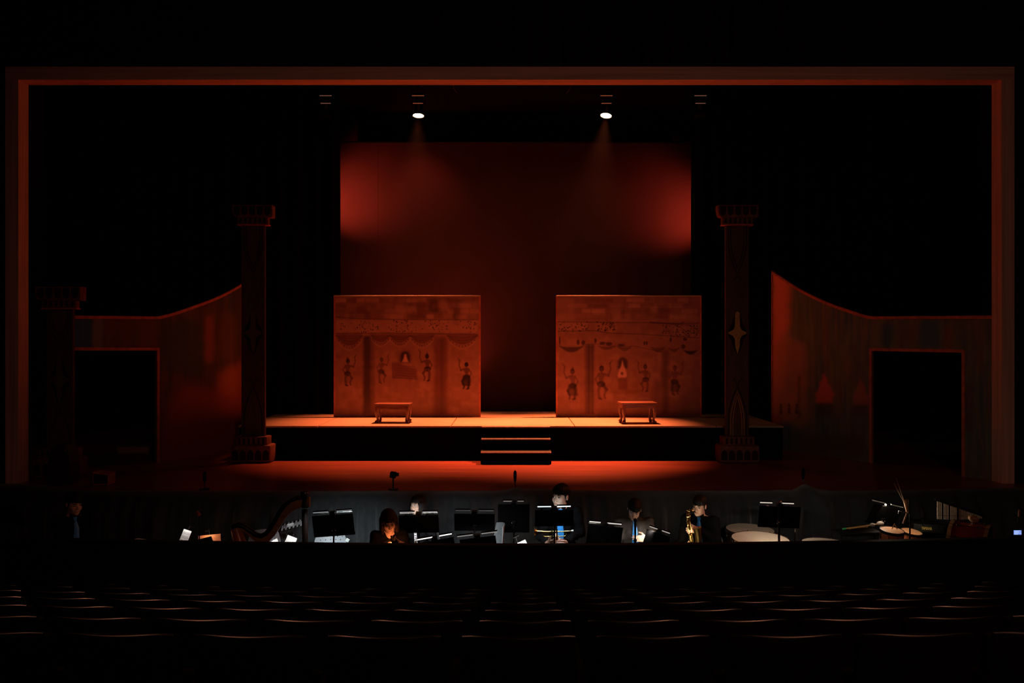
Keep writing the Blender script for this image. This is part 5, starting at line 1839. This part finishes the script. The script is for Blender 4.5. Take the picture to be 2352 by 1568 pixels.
    def strands(q):
        l = (q - np.array(head)) @ M / g
        th = np.arctan2(l[..., 0], -l[..., 1] + .02)
        return .0022 * np.sin(34 * th + 9 * np.sin(18 * l[..., 2])) + .0015 * np.sin(71 * th + 25 * l[..., 2])
    hs.mesh('hair', hairm, t, org, strands)
    if tie:
        # tie laid on the chest surface
        f0 = nb + fw * .078 - up * .018
        f1 = chest + fw * .136 + up * .06
        f2 = hip + spine * .34 + fw * .132
        f3 = hip + spine * .20 + fw * .140
        pts = [f0, f0.lerp(f1, .22), f1, f2, f3]
        ws = [.020, .016, .026, .040, .034]
        vs = []; fs = []
        for p, w in zip(pts, ws):
            p = p - org
            for o_, dd in ((-w, 0), (0, .010), (w, 0), (w, -.008), (-w, -.008)):
                vs.append(p + sd * o_ + fw * dd)
        for k in range(4):
            for m in range(5):
                fs.append((k * 5 + m, k * 5 + (m + 1) % 5, k * 5 + 5 + (m + 1) % 5, k * 5 + 5 + m))
        tip = len(vs); vs.append(f3 - org - up * .045 + fw * .002)
        for m in range(5):
            fs.append((20 + m, 20 + (m + 1) % 5, tip))
        MB().add(vs, fs).build('tie', tie_mat, t, True)
        MB().prism([(-.022, .018), (.022, .018), (.014, -.026), (-.014, -.026)], fw * .022, f0 - org - fw * .004, sd, up).build('tie_knot', tie_mat, t)
    if not vneck:
        # collar wings
        for q in (-1, 1):
            MB().prism([(0.006 * q, .012), (.055 * q, .045), (.060 * q, .015), (.034 * q, -.030)], fw * .008, nb + fw * .074 - org, sd, up).build('collar', top, t)
    return t


# 1 phone user, nearest the wall
hx = P(893, 1197, 10.25)
person('woman in black reading a phone, lit orange', hx, (16, 24, -6), 14, (PX(898, 10.4), 10.42, PIT_Z + .56),
       [P(860, 1292, 10.25), P(938, 1288, 10.2)], [P(885, 1250, 10.0), P(923, 1249, 10.0)],
       [(Vector((.75, -.15, .25)), Vector((.1, .2, .95)), Vector((0, -.6, .6)), .8), (Vector((-.8, -.15, .25)), Vector((-.1, .3, .9)), Vector((0, -.6, .6)), .9)],
       hair='long', hairm=HAIRB, tie=False, g=1.02, sh=.150, vneck=True)
ph = thing('mobile_phone', 'mobile phone held low in both hands by the woman', 'phone', P(906, 1240, 9.97))
Rp = Euler((math.radians(-62), math.radians(0), math.radians(14))).to_matrix()
MB().box((0, 0, 0), (.072, .009, .145), Rp, .003).build('case', BLACK, ph)
scr = mat('phone_screen', (.5, .2, .1), .3, emit=(1.0, .33, .12), estr=5.5)
MB().box(Rp @ Vector((0, .0055, 0)), (.064, .002, .130), Rp).build('screen', scr, ph)
pl_ = area('screen_glow', Rp @ Vector((0, .012, 0)), Rp @ Vector((0, 1, 0)), 7.5, (1.0, .30, .10), .06, .12)
pl_.parent = ph

# 2 woman with clarinet looking left
person('woman with bangs looking left behind a music stand', P(959, 1159, 11.45), (-34, -4, 0), -22, (PX(962, 11.55), 11.58, PIT_Z + .55),
       [P(925, 1262, 11.4), P(996, 1258, 11.4)], [P(946, 1272, 11.15), P(966, 1266, 11.15)],
       [(Vector((.5, -.3, .5)), Vector((.4, -.7, 0)), Vector((0, 0, 1)), 1.2), (Vector((-.6, -.3, .4)), Vector((-.4, -.7, 0)), Vector((0, 0, 1)), 1.2)],
       hair='bangs', tie=False, sh=.150, g=.98)
# 3 standing trumpeter
person('man standing with trumpet, looking left over a bright lamp', P(1287, 1139, 10.42), (-32, 2, 4), -10, (PX(1291, 10.5), 10.52, PIT_Z + .84),
       [P(1243, 1232, 10.42), P(1333, 1222, 10.45)], [P(1258, 1247, 10.24), P(1299, 1244, 10.22)],
       [(Vector((.75, -.3, .35)), Vector((.2, .4, .7)), Vector((0, -.5, .7)), 1.0), (Vector((-.7, -.35, -.05)), Vector((-.3, .5, -.5)), Vector((0, -.3, .9)), 1.1)],
       legs='stand', g=1.08)
# 4 man with bowed head, hand on his stomach
person('seated man in open jacket, head bowed, hand over blue tie', P(1457, 1170, 11.05), (-10, 30, 8), -4, (PX(1459, 11.15), 11.18, PIT_Z + .57),
       [P(1421, 1250, 11.08), P(1501, 1246, 11.02)], [P(1432, 1282, 10.82), P(1486, 1236, 10.86)],
       [(Vector((.2, -.8, -.3)), Vector((0, .2, -.95)), Vector((.9, 0, 0)), .5), (Vector((-.93, -.05, -.02)), Vector((-.1, .95, 0)), Vector((0, 0, 1)), .35)],
       top=SUIT, g=1.0)
# 5 saxophonist
person('man with blue tie playing a gold saxophone', P(1606, 1161, 11.2), (-33, 10, 4), -24, (PX(1615, 11.32), 11.36, PIT_Z + .56),
       [P(1566, 1248, 11.15), P(1646, 1240, 11.2)], [P(1574, 1254, 11.02), P(1602, 1214, 11.0)],
       [(Vector((.8, -.35, .12)), Vector((.3, .7, -.1)), Vector((0, -.3, .9)), 1.2), (Vector((-.9, -.2, -.1)), Vector((0, .8, -.3)), Vector((0, -.2, .9)), 1.3)],
       g=1.0)
# 6 keyboard player at the far left, profile to the right
person('man with tie sitting in shadow at the far left, facing right', P(170, 1157, 10.7), (52, 8, 0), 48, (PX(160, 10.75), 10.78, PIT_Z + .62),
       [P(140, 1248, 10.6), P(190, 1250, 10.95)], [P(170, 1240, 10.42), P(214, 1243, 10.75)],
       [(Vector((.9, -.1, -.05)), Vector((0, .1, -1)), Vector((0, 1, .2)), .6), (Vector((.9, -.1, -.05)), Vector((0, .1, -1)), Vector((0, -1, .2)), .6)],
       g=1.05)
kz2 = thing('stage_piano', 'dark digital piano in front of the man at the far left', 'piano', on_floor(236, 10.6))
kh = PZ(1247, 10.6) - PIT_Z
Rk = Matrix.Rotation(math.radians(62), 3, 'Z')
MB().box((0, 0, kh - .09), (1.15, .30, .09), Rk, .012).build('case', BLACK, kz2)
for k in range(28):
    MB().box(Rk @ Vector((-.50 + .036 * k, -.075, 0)) + Vector((0, 0, kh - .040)), (.034, .13, .012), Rk).build('white_key', PAPER, kz2)
for s_ in (-.45, .45):
    MB().tube([Rk @ Vector((s_, 0, 0)) + Vector((0, 0, kh - .13)), Rk @ Vector((s_, .0, 0)) + Vector((0, 0, .02))], .02, 8).build('leg', METAL, kz2)
    MB().box(Rk @ Vector((s_, 0, 0)) + Vector((0, 0, .015)), (.06, .40, .03), Rk, .006).build('foot', METAL, kz2)


def stool(px, D, h, label):
    t = thing('padded_stool', label, 'stool', on_floor(px, D), 0, 'stools under the players')
    MB().box((0, 0, h - .03), (.36, .34, .06), None, .02).build('seat', BLACK, t, True)
    for sx_ in (-1, 1):
        for sy_ in (-1, 1):
            MB().tube([(sx_ * .13, sy_ * .12, h - .05), (sx_ * .17, sy_ * .16, .004)], .012, 8).build('leg', METAL, t, True)
    return t


chair(898, 10.50, math.radians(14), 'grey chair under the woman reading a phone', seat_h=.44)
chair(962, 11.66, math.radians(-22), 'grey chair under the woman with bangs', seat_h=.43)
chair(1459, 11.26, math.radians(-4), 'grey chair under the man with bowed head', seat_h=.45)
chair(1617, 11.44, math.radians(-24), 'grey chair under the saxophonist', seat_h=.44)
stool(158, 10.8, .50, 'black stool under the man at the far left')

# ================================================================ auditorium seats
SEATM = mat('seat_shell_wood', (0.010, 0.006, 0.005), 0.34, var=0.3, scale=6, stretch=(1, 8, 8), coat=0.0, spec=0.5)
SEATC = mat('seat_fabric', (0.008, 0.004, 0.004), 0.95, var=0.3, scale=60, spec=0.05)


def seat_parts():
    t = bpy.data.objects.new('theatre_seat', None)
    COL.objects.link(t)
    # back shell: curved in plan, top 0.85 above the floor
    nx_, nz_ = 15, 8
    vs = []; fs = []
    for side in (0, 1):
        for j in range(nz_):
            v = j / (nz_ - 1)
            for i in range(nx_):
                u = i / (nx_ - 1) * 2 - 1
                hw = .228 * (1 - .06 * v ** 4)
                y = -.055 * (1 - u * u) - .10 * v + (.016 if side else 0)
                vs.append((u * hw, y, .30 + .55 * v - .010 * abs(u) ** 6 * v))
    n = nx_ * nz_
    for j in range(nz_ - 1):
        for i in range(nx_ - 1):
            a = j * nx_ + i
            fs.append((a, a + 1, a + nx_ + 1, a + nx_)); fs.append((n + a, n + a + nx_, n + a + nx_ + 1, n + a + 1))
    for i in range(nx_ - 1):
        fs.append((i, n + i, n + i + 1, i + 1))
    for j in range(nz_ - 1):
        a = j * nx_; fs.append((a, a + nx_, n + a + nx_, n + a)); a += nx_ - 1; fs.append((a, n + a, n + a + nx_, a + nx_))
    # rounded top edge
    rows = [[nx_ * (nz_ - 1) + i for i in range(nx_)]]
    for q in range(1, 4):
        th = PI * q / 4
        row = []
        for i in range(nx_):
            p0 = Vector(vs[nx_ * (nz_ - 1) + i]); p1 = Vector(vs[n + nx_ * (nz_ - 1) + i])
            mid_ = (p0 + p1) / 2
            row.append(len(vs)); vs.append(tuple(mid_ + (p0 - mid_) * math.cos(th) + Vector((0, 0, .008)) * math.sin(th)))
        rows.append(row)
    rows.append([n + nx_ * (nz_ - 1) + i for i in range(nx_)])
    for ra, rb in zip(rows[:-1], rows[1:]):
        for i in range(nx_ - 1):
            fs.append((ra[i], ra[i + 1], rb[i + 1], rb[i]))
    MB().add(vs, fs).build('back_shell', SEATM, t, True)
    MB().box((0, .03, .62), (.40, .05, .40), Matrix.Rotation(math.radians(10), 3, 'X'), .02).build('back_cushion', SEATC, t, True)
    MB().box((0, .20, .42), (.42, .10, .36), Matrix.Rotation(math.radians(-12), 3, 'X'), .03).build('folded_seat', SEATC, t, True)
    MB().box((.25, .17, .60), (.05, .36, .035), None, .012).build('armrest', SEATC, t, True)
    MB().box((.25, .13, .29), (.035, .16, .56), None, .006).build('support', BLACK, t)
    MB().box((.25, .13, .01), (.06, .26, .02), None, .004).build('foot_plate', BLACK, t)
    return t


ORD = ['first', 'second', 'third', 'fourth', 'fifth', 'sixth', 'seventh', 'eighth', 'ninth', 'tenth', 'eleventh', 'twelfth', 'thirteenth', 'fourteenth', 'fifteenth', 'sixteenth', 'seventeenth',
       'eighteenth', 'nineteenth', 'twentieth', 'twenty-first', 'twenty-second', 'twenty-third', 'twenty-fourth']
ROWN = ['nearest row', 'second row', 'third row', 'fourth row', 'fifth row', 'sixth row', 'farthest row by the pit wall']
proto = seat_parts()
first = True
for r in range(7):
    D = 3.46 + .835 * r
    off = (.279, .316, .318, .328, .365, .357, .356)[r] - .254
    half = 1176 / F * D + .2
    k0 = math.ceil((-half - off) / .508); k1 = math.floor((half - off) / .508)
    for n_, k in enumerate(range(k0, k1 + 1)):
        x = off + k * .508
        y = D + x * x / 80.0
        o = proto if first else copy_tree(proto)
        first = False
        zb_ = seat_floor(D) - .235 * (x * x / 80.0) * 0
        o.location = (x, y + .10, zb_)
        o.rotation_euler = (0, 0, x / 40.0)
        tag(o, 'black theatre seat, %s from the left in the %s' % (ORD[n_], ROWN[r]), 'seat', 'auditorium seats, ' + ROWN[r])

# ---------------------------------------------------------------- thin stage haze
hz = bpy.data.materials.new('stage_haze')
hz.use_nodes = True
nt = hz.node_tree
nt.nodes.remove(nt.nodes['Principled BSDF'])
vs = nt.nodes.new('ShaderNodeVolumeScatter')
vs.inputs['Color'].default_value = (1, 1, 1, 1)
vs.inputs['Density'].default_value = 0.00025
vs.inputs['Anisotropy'].default_value = 0.35
nt.links.new(vs.outputs[0], nt.nodes['Material Output'].inputs['Volume'])
ho = MB().box2((-3.3, 16.6, 3.4), (3.3, 19.85, 7.1)).build('stage_haze', hz)
tag(ho, 'thin haze hanging over the stage in the lamp beams', 'haze', kind='stuff')
